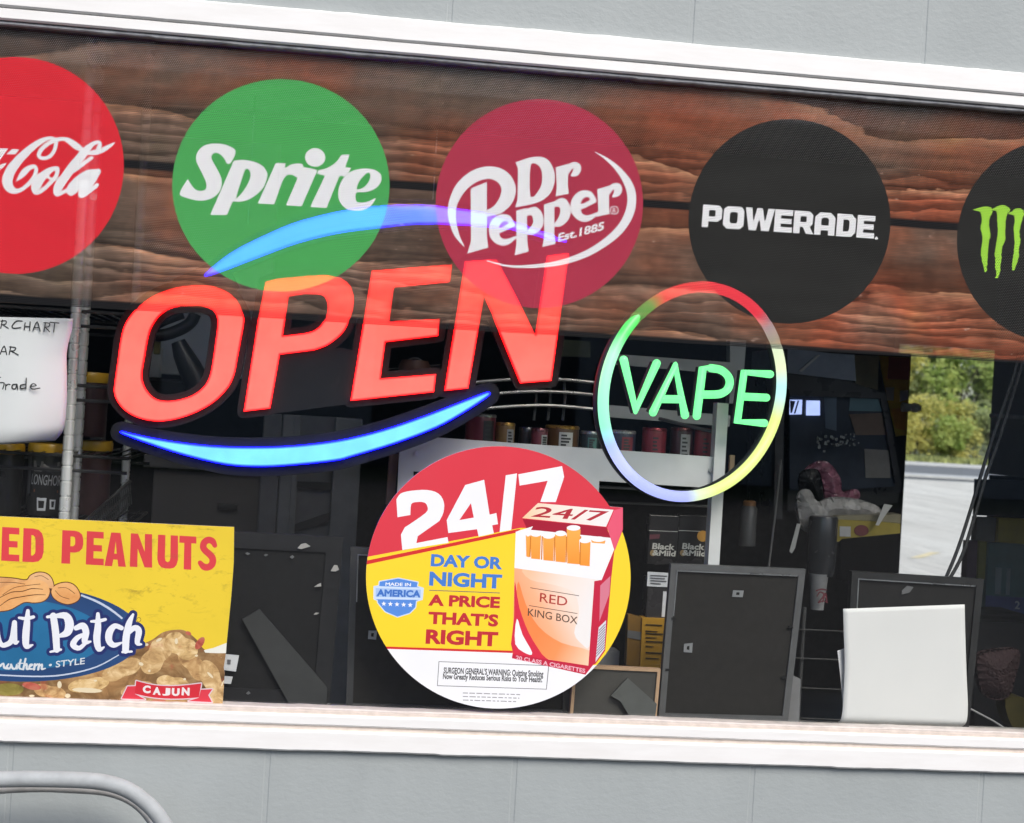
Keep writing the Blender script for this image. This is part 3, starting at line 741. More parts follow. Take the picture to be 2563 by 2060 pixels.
sw_low = cr(zl(q4, [(148, 1252), (160, 1240), (250, 1262), (500, 1310), (800, 1345), (1100, 1355), (1400, 1345), (1733, 1305)]) + zl(q5, [(300, 1235), (600, 1135), (900, 1020), (1050, 962), (1082, 958), (1088, 972), (1060, 1000), (900, 1105), (700, 1215), (400, 1330), (100, 1420)])
            + zl(q4, [(1700, 1453), (1400, 1485), (1150, 1497), (900, 1480), (600, 1410), (350, 1330), (200, 1275)]), 4)
sw_top = cr([(511, 690), (556, 649), (608, 616), (677, 583), (746, 555), (850, 529), (954, 515), (1050, 513), (1119, 519), (1223, 536), (1327, 569), (1396, 595), (1420, 605), (1379, 599), (1327, 584), (1258, 570), (1154, 562), (1050, 560), (954, 569), (850, 582), (746, 607), (642, 645), (556, 678)], 4)
LO, LP, LE, LN = loops(O_out, O_in), loops(P_out, P_in), loops(E_out), loops(N_out)
SL, ST = loops(sw_low), loops(sw_top)
opn = thing('open_sign', 'lit red OPEN sign between two blue light swooshes hanging behind the glass', 'sign', P(760, 1190, YO))
back = union([grow(LO, 17), grow(LP, 17), grow(LE, 17), grow(LN, 17), grow(SL, 24), grow(ST, 14),
              loops([(690, 900), (850, 870), (900, 880), (885, 1010), (680, 1036)]), loops([(1075, 950), (1130, 950), (1130, 992), (1075, 992)]), loops([(430, 700), (560, 640), (600, 720), (560, 760), (470, 760)])])
BLK = M('black_sign_plastic', (.009, .009, .010), .42, spec=.22)
mesh('backing_board', MB().plate(back, YO, .014), BLK, opn)
RED = EM('red_led_face', (4.6, .205, .155)); REDR = EM('red_led_edge', (7.0, .012, .02))
BLU = EM('blue_led_face', (.25, .93, 4.6)); BLUR = EM('blue_led_edge', (.002, .02, 16.0))
def shrink(shape, r):
    """shape narrowed by r"""
    g = grow_edge(shape, r); V, T = cdt(cat(shape, g)); cen = V[T].mean(1)
    T = T[inside(shape, cen) & ~inside(g, cen)]
    return np.array([(V[a], V[b]) for a, b in border(T)])
def grow_edge(shape, r):
    parts = []
    for a, b in shape: parts += stroke_parts([(a[0], a[1], r), (b[0], b[1], r)])
    return union(parts)
REDM = EM('red_led_margin', (4.6, .11, .09)); BLUM = EM('blue_led_margin', (.09, .46, 4.6))
def lit(name, shape, face, edge, r, lab=None):
    core = shrink(shape, r); inner_ = shrink(shape, r * 1.9); V2, rg2 = mosaic([('inner', inner_), ('core', core), ('rim', shape)])
    o = mesh(name, MB().tris(V2, rg2['inner'], YO - .009, .0), face, opn)
    mesh('soft_margin', MB().tris(V2, rg2['core'], YO - .009, .0), REDM if face is RED else BLUM, o)
    if lab: o['label'] = lab
    mesh('glowing_edge', MB().tris(V2, rg2['rim'], YO - .0085, .0084), edge, o)
lit('letter', LO, RED, REDR, 2.2, 'glowing red letter O'); lit('letter', LP, RED, REDR, 2.2, 'glowing red letter P')
lit('letter', LE, RED, REDR, 2.2, 'glowing red letter E'); lit('letter', LN, RED, REDR, 2.2, 'glowing red letter N')
lit('light_swoosh', SL, BLU, BLUR, 2.8, 'lower blue swoosh of light'); lit('light_swoosh', ST, BLU, BLUR, 2.5, 'upper blue swoosh of light behind the film')
for px in (620, 1080):
    a = P(px, 560, YO + .02); mesh('hanging_chain', MB().tube([a, (a.x, a.y - .01, ZT0)], .0012, 6), M('chain_steel', (.5, .5, .5), .3, 1.0), opn)

# ================================================================== lit VAPE sign, turned a little to the right
q8 = Zm(1450, 680, 2.888)
VO = P(1733, 981, .085); TH = R(27); TN = Vector((math.sin(TH), -math.cos(TH), 0)); TU = Vector((math.cos(TH), math.sin(TH), 0))
def vp(px, py, h=0.0):
    d = ray(px, py); return CAM + d * ((VO - CAM).dot(TN) / d.dot(TN)) + TN * h
vape = thing('vape_sign', 'round neon style VAPE sign with green letters in a multicoloured ring', 'sign', vp(1720, 1258))
rp = []
for i in range(96):
    t = 2 * math.pi * i / 96
    rp.append((1733 + 223 * math.cos(t) + 13 * math.sin(t), 980.5 - 262 * math.sin(t) - 13 * math.cos(t)))
def ringmat():
    mt, nt, b, out = nodes_of('colour_changing_tube'); n = N(nt)
    at = n.new('Attribute', attribute_name='angle', attribute_type='GEOMETRY')
    G, Y_, B_, Rd, W_ = (.40, 1.15, .60), (.85, 1.0, .28), (.52, .58, 1.3), (2.4, .05, .14), (.75, .8, .72)
    c = n.ramp(at.outputs['Fac'], [(0.0, (.55, 1.0, 1.0)), (.028, (.9, 1.0, .62)), (.07, (.75, .85, .6)), (.10, (.8, .7, .8)), (.13, Rd), (.315, (2.3, .06, .08)), (.34, (.1, .8, .08)), (.40, (.05, .75, .12)), (.435, G), (.545, (.3, 1.0, .62)), (.575, (.42, .55, 1.2)), (.60, B_), (.745, (.45, .5, 1.25)), (.765, (.8, .95, .6)), (.80, Y_), (.95, Y_), (.985, (.6, 1.0, .95)), (1.0, (.55, 1.0, 1.0))])
    n.link(c, b.inputs['Emission Color']); b.inputs['Emission Strength'].default_value = 1.15 * KE
    b.inputs['Base Color'].default_value = (.07, .07, .07, 1); b.inputs['Roughness'].default_value = .4; return mt
ring = mesh('light_ring', MB().tube([vp(a, b) for a, b in rp + rp[:1]], .0094, 14), ringmat(), vape, smooth=True)
at = ring.data.attributes.new('angle', 'FLOAT', 'POINT')
for i in range(97):
    for k in range(14): at.data[i * 14 + k].value = i / 96
mesh('ring_back', MB().tube([vp(a, b, -.013) for a, b in rp], .0098, 14, True), M('black_channel', (.012, .012, .014), .5), vape, smooth=True)
GRN = EM('green_neon_tube', (.28, 1.6, .48))
def neon(name, lab, *lines):
    mb, bb = MB(), MB()
    for l, sm in lines:
        l = zl(q8, l); l = cr(l, 5, False) if sm else l
        mb.tube([vp(a, b, .004) for a, b in l], .0071, 12); bb.tube([vp(a, b, -.006) for a, b in l], .0062, 10)
        for e in (l[0], l[-1]):
            c = vp(e[0], e[1], .004)
            import bmesh
            bm = bmesh.new(); bmesh.ops.create_uvsphere(bm, u_segments=10, v_segments=6, radius=.0071, matrix=Matrix.Translation(c)); bm.verts.index_update()
            mb.add([q.co for q in bm.verts], [[q.index for q in f.verts] for f in bm.faces]); bm.free()
    o = mesh(name, mb, GRN, vape, smooth=True); o['label'] = lab
    mesh('tube_back', bb, M('black_channel', (.012, .012, .014), .5), o, smooth=True)
neon('letter', 'green neon letter V', ([(310, 637), (396, 1000), (548, 662)], False))
neon('letter', 'green neon letter A', ([(522, 1016), (682, 680), (752, 1036)], False), ([(588, 920), (722, 922)], False))
neon('letter', 'green neon letter P', ([(838, 1042), (881, 698), (950, 698)], False), ([(940, 697), (1010, 710), (1060, 750), (1076, 800), (1058, 852), (1010, 882), (940, 888), (866, 887)], True))
neon('letter', 'green neon letter E', ([(1368, 741), (1180, 728), (1132, 1082), (1326, 1094)], False), ([(1160, 902), (1340, 910)], False))
# ================================================================== round cigarette price sign
q7 = Zm(900, 1100, 2.4764)
z7 = lambda *p: zl(q7, p)
Y7 = .008                                      # stuck on the outer face of the glass
def prt(name, hx, k=.9, var=.03, rough=.35): return M(name, A(hx, k), rough, var=var, sc=8)
disc = loops(ell(*q7(860, 855), 820 / 2.4764, 813 / 2.4764, 120))
big247 = cat(
    loops(cr(z7((228, 372), (255, 335), (320, 318), (420, 313), (490, 336), (522, 388), (520, 450), (495, 505)), 3, False) + z7((360, 600), (352, 642), (545, 605), (551, 640), (265, 685), (256, 590)) + cr(z7((280, 545), (410, 455), (420, 415), (400, 390), (352, 388), (320, 402), (315, 468)), 3, False) + z7((235, 482))),
    loops(z7((655, 282), (772, 250), (806, 466), (848, 456), (858, 525), (822, 532), (832, 582), (738, 602), (728, 556), (550, 580), (540, 500)), z7((690, 395), (618, 500), (708, 484))),
    loops(z7((906, 222), (976, 210), (940, 560), (868, 574))),
    loops(z7((984, 216), (1255, 165), (1268, 232), (1216, 388), (1120, 388), (1166, 256), (992, 286))))
bt = word('DAY OR', q7(440, 786), q7(884, 806), 76 / 2.4764, .045)
bt = cat(bt, word('NIGHT', q7(430, 906), q7(880, 926), 88 / 2.4764, .045))
rt = cat(word('A PRICE', q7(424, 1030), q7(868, 1046), 70 / 2.4764, .045), word('THAT\u2019S', q7(424, 1143), q7(858, 1161), 76 / 2.4764, .045), word('RIGHT', q7(408, 1266), q7(856, 1284), 90 / 2.4764, .045))
rule = loops(z7((430, 932), (870, 949), (870, 954), (430, 937)))
yellow = loops(z7((-60, 745), (980, 545), (980, 1310), (1420, 1380), (1430, 1440), (1800, 1300), (1800, 560), (1500, 640), (1180, 560), (1180, 1000), (960, 1000), (960, 1310), (-60, 1285)))
yellow = loops(z7((-60, 748), (1000, 548), (1640, 560), (1800, 560), (1800, 1380), (1440, 1400), (950, 1312), (-60, 1286)))
redband = loops(z7((-60, 772), (-60, 797), (970, 578), (1000, 555), (980, 556)))
redline = loops(z7((-60, 1276), (960, 1310), (960, 1324), (-60, 1290)))
redtop = loops(z7((-60, -60), (1800, -60), (1800, 566), (1000, 548), (-60, 748)))
yline = redband
shield = loops(z7((125, 882), (240, 862), (360, 886), (355, 912), (392, 924), (386, 990), (350, 1000), (345, 1040), (310, 1075), (235, 1098), (160, 1066), (115, 1012), (112, 995), (92, 988), (92, 915), (122, 908)))
shield_w = grow(shield, 2.4)
band = loops(z7((88, 908), (392, 918), (388, 995), (90, 990)), z7((100, 921), (380, 931), (377, 982), (100, 976)))
bandfill = loops(z7((96, 915), (384, 925), (381, 988), (96, 983)))
bword = cat(word('AMERICA', q7(104, 972), q7(378, 980), 44 / 2.4764, .05))
btiny = word('MADE IN', q7(160, 906), q7(318, 910), 20 / 2.4764, .02)
stars = []
for k in range(5):
    cx, cy = q7(150 + k * 41, 1018 + k * 2)
    stars.append(loops([(cx + (6.6 if j % 2 == 0 else 2.8) * math.sin(math.pi * j / 5), cy - (6.6 if j % 2 == 0 else 2.8) * math.cos(math.pi * j / 5)) for j in range(10)]))
stars = cat(*stars)
warn = loops(z7((490, 1375), (1175, 1400), (1160, 1550), (480, 1528)), z7((494, 1379), (1170, 1404), (1156, 1546), (484, 1524)))
warn_t = cat(word("SURGEON GENERAL'S WARNING: Quitting Smoking", q7(520, 1450), q7(1138, 1472), 38 / 2.4764, .03), word('Now Greatly Reduces Serious Risks to Your Health.', q7(516, 1485), q7(1132, 1506), 36 / 2.4764, .03))
fine = []
rn = random.Random(5)
for j, (xa, xb2, y) in enumerate(((640, 995, 1568), (640, 990, 1590), (640, 978, 1612))):
    x = xa
    while x < xb2:
        L = rn.uniform(14, 42); x2 = min(xb2, x + L)
        fine.append(loops(z7((x, y + (x - xa) * .03), (x2, y + (x2 - xa) * .03), (x2, y + 6 + (x2 - xa) * .03), (x, y + 6 + (x - xa) * .03)))); x = x2 + 9
fine = cat(*fine)
def gradmat(name, stops, pa, pb, y=Y7):
    """a printed colour blend running from pa to pb"""
    mt, nt, b, out = nodes_of(name); n = N(nt); a, e = P(*pa, y), P(*pb, y); d = e - a; L2 = d.dot(d)
    g_ = n.new('NewGeometry'); s_ = n.new('VectorMath', operation='SUBTRACT'); n.link(g_.outputs['Position'], s_.inputs[0]); s_.inputs[1].default_value = a
    dt = n.new('VectorMath', operation='DOT_PRODUCT'); n.link(s_.outputs[0], dt.inputs[0]); dt.inputs[1].default_value = d / L2
    n.link(n.ramp(dt.outputs['Value'], [(p, A(c, .9)) for p, c in stops]), b.inputs['Base Color']); b.inputs['Roughness'].default_value = .35; return mt
# the cigarette box
lid_rim = loops(z7((995, 485), (1100, 385), (1632, 422), (1632, 560), (1582, 690), (1535, 545)))
lid_side = loops(z7((1578, 438), (1632, 424), (1630, 560), (1580, 690), (1535, 548)))
lid_face = loops(z7((1008, 487), (1106, 394), (1574, 436), (1528, 541)))
lid_txt = cat(word('24/7', q7(1062, 478), q7(1512, 508), 62 / 2.4764, .012, 14))
inner = loops(z7((1010, 492), (1530, 545), (1560, 615), (1040, 560)))
white_in = loops(z7((968, 572), (1075, 538), (1062, 560), (1560, 610), (1578, 680), (1500, 872), (960, 797)))
cig = []
tops = []
for xa, xb2, t, b in ((1030, 1058, 588, 725), (1060, 1125, 590, 738), (1136, 1206, 602, 748), (1211, 1281, 586, 757), (1284, 1369, 552, 768), (1362, 1432, 630, 780), (1436, 1525, 622, 640)):
    cig.append(loops(z7((xa, t), (xb2, t + 5), (xb2 - 6, b + 6), (xa + 3, b))))
    tops.append(loops(ell(*q7((xa + xb2) / 2, t - 4), (xb2 - xa) / 2 / 2.4764, 17 / 2.4764, 20)))
cig = cat(*cig); tops = union(tops)
cigshade = union([loops(z7((x, 600), (x + 8, 600), (x + 4, y), (x - 4, y))) for x, y in ((1056, 728), (1128, 745), (1206, 755), (1280, 762), (1366, 775))])
box_front = loops(z7((960, 795), (1500, 870), (1455, 878), (1418, 1405), (948, 1332)))
front_white = loops(cr(z7((1010, 802), (1180, 822), (1320, 848), (1450, 872), (1440, 1060), (1425, 1280), (1380, 1270), (1330, 1200), (1360, 1080), (1330, 950), (1200, 900), (1060, 870)), 3))
front_or = loops(cr(z7((985, 880), (1030, 1020), (1110, 1160), (1250, 1260), (1425, 1310), (1416, 1398), (1250, 1376), (1100, 1330), (1020, 1180), (975, 1000)), 3))
front_red = loops(cr(z7((962, 880), (990, 1040), (1050, 1200), (1130, 1330), (1160, 1366), (952, 1330), (958, 1100)), 3))
front_wb = loops(cr(z7((975, 1110), (1010, 1210), (1070, 1320), (1040, 1330), (965, 1268)), 3))
side = loops(z7((1500, 870), (1580, 680), (1560, 860), (1522, 1310), (1462, 1392), (1418, 1405), (1455, 878)))
side_l = loops(z7((1492, 905), (1555, 845), (1548, 960), (1486, 1130))) 
side_w = loops(z7((1482, 1165), (1528, 1120), (1518, 1300), (1462, 1380)))
bars = cat(*[loops(z7((1484 - k * 2.1, 1180 + k * 18), (1524 - k * .6, 1140 + k * 16), (1524 - k * .6, 1148 + k * 16), (1484 - k * 2.1, 1188 + k * 18))) for k in range(10)])
foot = loops(z7((948, 1330), (1418, 1402), (1450, 1395), (1400, 1458), (944, 1356)))
foot_t = word('20 CLASS A CIGARETTES', q7(968, 1364), q7(1398, 1448), 26 / 2.4764, .03)
red_t = word('RED', q7(1116, 1006), q7(1286, 1034), 56 / 2.4764, .005)
king = word('KING BOX', q7(1042, 1092), q7(1350, 1146), 46 / 2.4764, .008)
rules = cat(loops(z7((1058, 917), (1360, 967), (1360, 971), (1058, 921))), loops(z7((1050, 1027), (1350, 1077), (1350, 1081), (1050, 1031))))
pack_all = union([lid_rim, inner, white_in, box_front, side, foot])
allsh = union([disc, lid_rim])
def clip(sh, by):
    V_, T_ = cdt(cat(sh, by)); cen = V_[T_].mean(1); T_ = T_[inside(sh, cen) & inside(by, cen)]
    return np.array([(V_[a], V_[b]) for a, b in border(T_)])
RG = [('lid_txt', lid_txt), ('lid_face', lid_face), ('lid_side', lid_side), ('tops', tops), ('cigshade', cigshade), ('cig', cig), ('white_in', white_in), ('inner', inner), ('lid_rim', lid_rim), ('foot_t', foot_t), ('foot', foot),
      ('red_t', red_t), ('king', king), ('rules', rules), ('bars', bars), ('side_w', side_w), ('side_l', side_l), ('side', side), ('front_wb', front_wb), ('front_red', front_red), ('front_or', front_or), ('front_white', front_white), ('box_front', box_front),
      ('big', big247), ('bt', bt), ('rt', rt), ('rule', rule), ('band', band), ('bword', bword), ('bandfill', bandfill), ('btiny', btiny), ('stars', stars), ('shield', shield), ('shield_w', shield_w), ('warn', warn), ('warn_t', warn_t), ('fine', fine),
      ('redband', redband), ('redline', redline), ('redtop', redtop), ('yellow', yellow), ('disc', disc)]
V7, R7 = mosaic(RG)
cenok = allsh
for k in list(R7):
    T = R7[k]
    if len(T): R7[k] = T[inside(cenok, V7[T].mean(1))]
price = thing('round_sign', 'round red, yellow and white cigarette price sign on the glass', 'sign', P(1248, 1775, Y7))
W7 = prt('white_card', 'fbfbfd', .86)
RED7 = prt('sign_red', 'dd3b49', .9); DK7 = prt('sign_dark_red', 'c4303a', .88); YL7 = prt('sign_yellow', 'ffd934', .9, .02)
BL7 = prt('sign_blue', '4a7fcf', .9); CR7 = prt('sign_crimson', 'c92744', .9)
def p7(name, keys, mt, parent, y=Y7):
    if isinstance(keys, str): keys = [keys]
    mb = MB()
    for k in keys: mb.tris(V7, R7[k], y)
    return mesh(name, mb, mt, parent)
mesh('backing_card', MB().plate(allsh, Y7 + .0012, .004), W7, price)
p7('white_field', 'disc', W7, price); p7('red_field', 'redtop', RED7, price); p7('yellow_field', 'yellow', YL7, price); [p7('red_stripe', k_, prt('sign_stripe_red', 'd8322f', .9), price) for k_ in ('redband', 'redline')]
p7('numerals', 'big', W7, price); p7('blue_lettering', 'bt', BL7, price); p7('red_lettering', 'rt', DK7, price); p7('thin_rule', 'rule', M('ink_grey', (.12, .12, .12), .5), price)
o = p7('shield_emblem', 'shield', prt('shield_blue', '5b8fdd', .9), price); p7('emblem_border', ['band', 'shield_w'], prt('pale_blue', 'cfe0f6', .9), o); p7('emblem_band', 'bandfill', prt('band_pale', 'a9c6ee', .9), o); p7('emblem_lettering', 'bword', prt('shield_ink', '3f72c4', .9), o); p7('emblem_stars', ['stars', 'btiny'], W7, o)
o = p7('warning_box', 'warn', M('ink_grey', (.12, .12, .12), .5), price); p7('warning_lettering', 'warn_t', M('ink_black', (.03, .03, .03), .5), o)
p7('small_print', 'fine', M('ink_pale', (.3, .3, .3), .5), price)
pk = p7('cigarette_box', 'box_front', gradmat('box_blend', [(0, 'ff9a62'), (.35, 'ffb98e'), (.7, 'fbe3d3'), (1, 'f4ece6')], q7(980, 1150), q7(1440, 930)), price)
p7('box_face_light', 'front_white', gradmat('box_cream_blend', [(0, 'ffc7a0'), (.5, 'fbe6d8'), (1, 'f3eeea')], q7(1050, 830), q7(1430, 1000)), pk); p7('box_face_orange', 'front_or', gradmat('box_orange_blend', [(0, 'ff8d4e'), (.45, 'ff9a5e'), (1, 'ffd3b0')], q7(1100, 1200), q7(1420, 1370)), pk); p7('box_face_red', 'front_red', prt('box_red', 'dd3048', .9), pk); p7('box_face_white', 'front_wb', W7, pk)
p7('box_side', 'side', CR7, pk); p7('side_print', ['side_l'], prt('side_pink', 'dc7f92', .9), pk); p7('barcode_panel', 'side_w', prt('panel_grey', 'e3dfe6', .9), pk); p7('barcode', 'bars', M('ink_bar', (.22, .2, .24), .5), pk)
p7('box_lid', 'lid_rim', prt('lid_red', 'd93a4d', .9), pk); p7('lid_face', 'lid_face', gradmat('lid_blend', [(0, 'ffd0a0'), (.4, 'fbe9d8'), (1, 'f4f0ec')], q7(1010, 480), q7(1500, 440)), pk); p7('lid_side', 'lid_side', prt('lid_pink', 'ea5d77', .9), pk); p7('lid_numerals', 'lid_txt', prt('lid_ink', 'b52f3b', .9), pk)
p7('lid_inside', 'inner', prt('lid_inside_red', 'a81c35', .9), pk); p7('inner_sleeve', ['white_in'], W7, pk); p7('cigarettes', 'cig', gradmat('tip_blend', [(0, 'ffb152'), (1, 'f79a3a')], q7(1200, 570), q7(1190, 770)), pk); p7('cigarette_ends', 'tops', W7, pk); p7('cigarette_gaps', 'cigshade', prt('gap_orange', 'd9822a', .9), pk)
p7('box_foot', 'foot', CR7, pk); p7('foot_lettering', 'foot_t', prt('foot_ink', 'f0b9c4', .9), pk); p7('box_lettering', ['red_t'], prt('red_ink', 'b03a30', .9), pk); p7('box_lettering', ['king', 'rules'], M('ink_brown', (.09, .05, .03), .5), pk)

# ================================================================== boiled peanut poster
q6 = Zm(0, 1250, 2.889); z6 = lambda *p: zl(q6, p); S6 = 2.889
Y6 = .010
poster = loops(z6((-420, 100), (0, 122), (1693, 200), (1690, 460), (1672, 700), (1640, 1030), (1634, 1110), (1618, 1215), (1625, 1260), (1610, 1476), (0, 1434), (-420, 1420)))
UL = {'E': [[(0, 0), (1, 0), (1, .2), (.42, .2), (.42, .41), (.9, .41), (.9, .6), (.42, .6), (.42, .8), (1, .8), (1, 1), (0, 1)]],
      'D': [[(0, 0), (.5, 0), (.75, .03), (.92, .14), (1, .32), (1, .70), (.92, .87), (.75, .97), (.5, 1), (0, 1)], [(.4, .2), (.48, .2), (.58, .26), (.6, .34), (.6, .67), (.57, .75), (.48, .8), (.4, .8)]],
      'P': [[(0, 0), (.4, 0), (.4, .34), (.6, .34), (.82, .38), (.96, .48), (1, .60), (1, .76), (.95, .89), (.8, .97), (.6, 1), (0, 1)], [(.4, .53), (.52, .53), (.60, .57), (.62, .62), (.62, .74), (.59, .80), (.52, .82), (.4, .82)]],
      'A': [[(0, 0), (.36, 0), (.41, .2), (.6, .2), (.65, 0), (1, 0), (.74, 1), (.28, 1)], [(.45, .38), (.565, .38), (.507, .74)]],
      'N': [[(0, 0), (.34, 0), (.34, .55), (.66, 0), (1, 0), (1, 1), (.66, 1), (.66, .47), (.34, 1), (0, 1)]],
      'U': [[(0, 1), (.37, 1), (.37, .32), (.40, .23), (.5, .19), (.60, .23), (.63, .32), (.63, 1), (1, 1), (1, .27), (.93, .12), (.8, .03), (.6, 0), (.4, 0), (.2, .03), (.07, .12), (0, .27)]],
      'T': [[(.29, 0), (.71, 0), (.71, .79), (1, .79), (1, 1), (0, 1), (0, .79), (.29, .79)]]}
hl = {}
for ch, a, b, t, bo in (('E', 8, 140, 202, 446), ('D', 162, 316, 210, 454), ('P', 443, 602, 225, 466), ('E', 620, 750, 232, 474), ('A', 755, 910, 240, 484), ('N', 938, 1100, 248, 490), ('U', 1135, 1287, 258, 500), ('T', 1290, 1420, 265, 507), ('S', 1438, 1562, 268, 515)):
    def mp(u, v): return q6(a + (b - a) * u + 8 * v * (1 - u), (bo - 3 + 7 * u) * (1 - v) + (t - 3 + 7 * u) * v)
    if ch == 'S':
        sh_ = brush([(*mp(u, v), r) for u, v, r in ((.93, .75, 6), (.78, .87, 8), (.52, .90, 8.4), (.28, .82, 8.4), (.22, .68, 8.4), (.38, .57, 8.4), (.62, .48, 8.6), (.80, .36, 8.6), (.77, .20, 8.6), (.55, .105, 8.6), (.28, .11, 8.2), (.06, .22, 6))], smooth=4)
    else: sh_ = loops(*[[mp(*p) for p in l] for l in UL[ch]])
    hl.setdefault('first' if a < 400 else 'second', []).append(sh_)
head, head2 = cat(*hl['first']), cat(*hl['second'])
oval = loops([q6(*p) for p in ell(120, 965, 905, 352, 90, R(1.5))])
oval_dark = loops([q6(*p) for p in ell(120, 965, 905, 352, 90, R(1.5))], [q6(*p) for p in ell(60, 975, 700, 262, 90, R(1.5))])
line1 = brush(z6((585, 690), (700, 735), (800, 795), (885, 865)) and [(*q6(585, 692), 2.2), (*q6(700, 738), 2.8), (*q6(800, 796), 2.8), (*q6(885, 862), 2.4)], smooth=4, caps=False)
line2 = brush([(*q6(-300, 1250), 1.5), (*q6(0, 1270), 1.7), (*q6(300, 1280), 1.8), (*q6(500, 1262), 1.8), (*q6(700, 1210), 1.6), (*q6(860, 1124), 1.3)], smooth=4, caps=False)
b6 = lambda *p: zl(q6, p)
name_t = brush(
    b6((-20, 915, 14), (-15, 1000, 20), (10, 1050, 17), (45, 1050, 18), (85, 1015, 20), (105, 890, 18)), b6((105, 890, 18), (105, 1000, 20), (112, 1035, 16), (132, 1028, 7)),
    b6((202, 805, 13), (194, 900, 24), (186, 1000, 26), (192, 1062, 20), (236, 1052, 6)), b6((138, 856, 9), (190, 862, 13), (242, 850, 12)),
    b6((385, 842, 24), (402, 960, 26), (410, 1085, 24)), b6((342, 850, 10), (420, 838, 14)), b6((365, 1102, 8), (440, 1086, 9)), b6((410, 842, 16), (475, 842, 26), (502, 895, 32), (488, 960, 28), (430, 988, 12)),
    b6((550, 930, 18), (600, 914, 24), (622, 960, 24), (612, 1030, 20), (655, 1028, 7)), b6((615, 975, 13), (560, 1000, 18), (528, 1050, 22), (570, 1076, 17), (615, 1042, 13)),
    b6((708, 828, 13), (708, 920, 24), (700, 1010, 26), (715, 1082, 20), (752, 1068, 6)), b6((660, 882, 9), (710, 880, 13), (762, 868, 11)),
    b6((878, 930, 17), (830, 915, 19), (792, 960, 26), (788, 1020, 24), (822, 1054, 19), (880, 1036, 7)),
    b6((962, 832, 9), (932, 900, 22), (912, 1000, 26), (908, 1092, 24)), b6((885, 1104, 8), (952, 1100, 8)), b6((915, 982, 12), (970, 930, 20), (1004, 952, 23), (992, 1035, 18), (1022, 1048, 7)))
name_o = grow(name_t, 8)
styl = cat(word('\u2022 STYLE', q6(352, 1222), q6(612, 1190), 46 / S6, .015, 1))
south = brush(b6((0, 1205, 9), (25, 1185, 5), (30, 1215, 9), (55, 1225, 5)), b6((62, 1190, 5), (48, 1215, 9), (70, 1222, 7), (80, 1195, 5)), b6((80, 1195, 8), (92, 1222, 8), (112, 1222, 6), (122, 1195, 6), (122, 1222, 8)),
              b6((150, 1160, 7), (138, 1215, 8), (158, 1228, 5)), b6((130, 1185, 4), (165, 1185, 4)), b6((185, 1152, 7), (168, 1228, 8)), b6((172, 1210, 5), (192, 1190, 7), (194, 1225, 8), (210, 1226, 5)),
              b6((212, 1212, 5), (235, 1196, 6), (218, 1195, 6), (212, 1222, 8), (240, 1226, 5)), b6((252, 1192, 8), (246, 1230, 8)), b6((248, 1210, 5), (270, 1192, 7)), b6((284, 1192, 8), (276, 1230, 8)), b6((280, 1210, 5), (304, 1194, 7), (302, 1226, 8), (328, 1222, 4)), smooth=3)
nut1 = loops(cr(z6((-90, 690), (0, 642), (80, 612), (150, 606), (205, 584), (272, 580), (332, 602), (358, 650), (350, 700), (312, 735), (250, 746), (180, 742), (130, 766), (60, 800), (-60, 806), (-130, 760)), 4))
nut2 = loops(cr(z6((-90, 570), (0, 565), (100, 572), (190, 584), (222, 550), (280, 528), (340, 540), (376, 580), (386, 640), (340, 640), (200, 640), (0, 660), (-100, 640)), 4))
nut3 = loops(cr(z6((382, 640), (420, 612), (490, 602), (546, 630), (578, 690), (560, 732), (500, 756), (440, 745), (390, 712), (372, 672)), 4))
nuts_o = union([grow(nut1, 2.4), grow(nut2, 2.4), grow(nut3, 2.4)])
veins = union(sum([stroke_parts(cr(b6(*l), 4, False)) for l in (
    ((-20, 720, 2), (80, 672, 3), (160, 665, 3), (230, 645, 3), (310, 650, 2)), ((0, 770, 2), (70, 722, 3), (150, 705, 3), (250, 690, 3), (330, 690, 2)), ((20, 690, 2), (100, 640, 2), (200, 622, 2), (290, 612, 2)),
    ((0, 600, 2), (90, 600, 2), (180, 612, 2)), ((250, 560, 2), (300, 552, 2), (350, 580, 2)), ((400, 660, 2), (440, 700, 2), (500, 720, 2)), ((420, 640, 2), (480, 640, 2), (540, 680, 2)))], []))
pile = loops(cr(z6((1042, 1042), (1110, 1008), (1180, 960), (1270, 942), (1340, 950), (1420, 1012), (1478, 1085), (1560, 1105), (1640, 1112)), 4, False) + z6((1680, 1300), (1640, 1500), (-420, 1440), (-420, 1270), (0, 1300), (400, 1300), (700, 1245), (900, 1150)))
def pnut(cx, cy, L, wd, rot):
    pts = []
    for i in range(28):
        t = 2 * math.pi * i / 28
        x = L * math.cos(t); y = wd * math.sin(t) * (1 - .28 * math.exp(-(x / (L * .32)) ** 2))
        pts.append(q6(cx + x * math.cos(rot) - y * math.sin(rot), cy + x * math.sin(rot) + y * math.cos(rot)))
    return loops(pts)
pn_a = cat(pnut(1130, 1130, 150, 95, R(-55)), pnut(880, 1230, 150, 72, R(-22)), pnut(1545, 1340, 190, 85, R(68)))
pn_b = cat(pnut(1310, 1060, 130, 92, R(30)), pnut(640, 1340, 150, 55, R(-8)), pnut(1250, 1330, 120, 60, R(10)))
pn_c = cat(pnut(1400, 1190, 150, 80, R(50)), pnut(990, 1370, 120, 50, R(-15)), pnut(360, 1390, 120, 55, R(12)))
olive = loops([q6(*p) for p in ell(60, 1375, 110, 45)])
redbits = cat(*[loops([q6(*p) for p in ell(x, y, a, b, 14, r)]) for x, y, a, b, r in ((1445, 1040, 26, 52, .6), (1362, 968, 22, 14, .4), (230, 1350, 70, 26, .2), (1150, 1455, 50, 12, 0))])
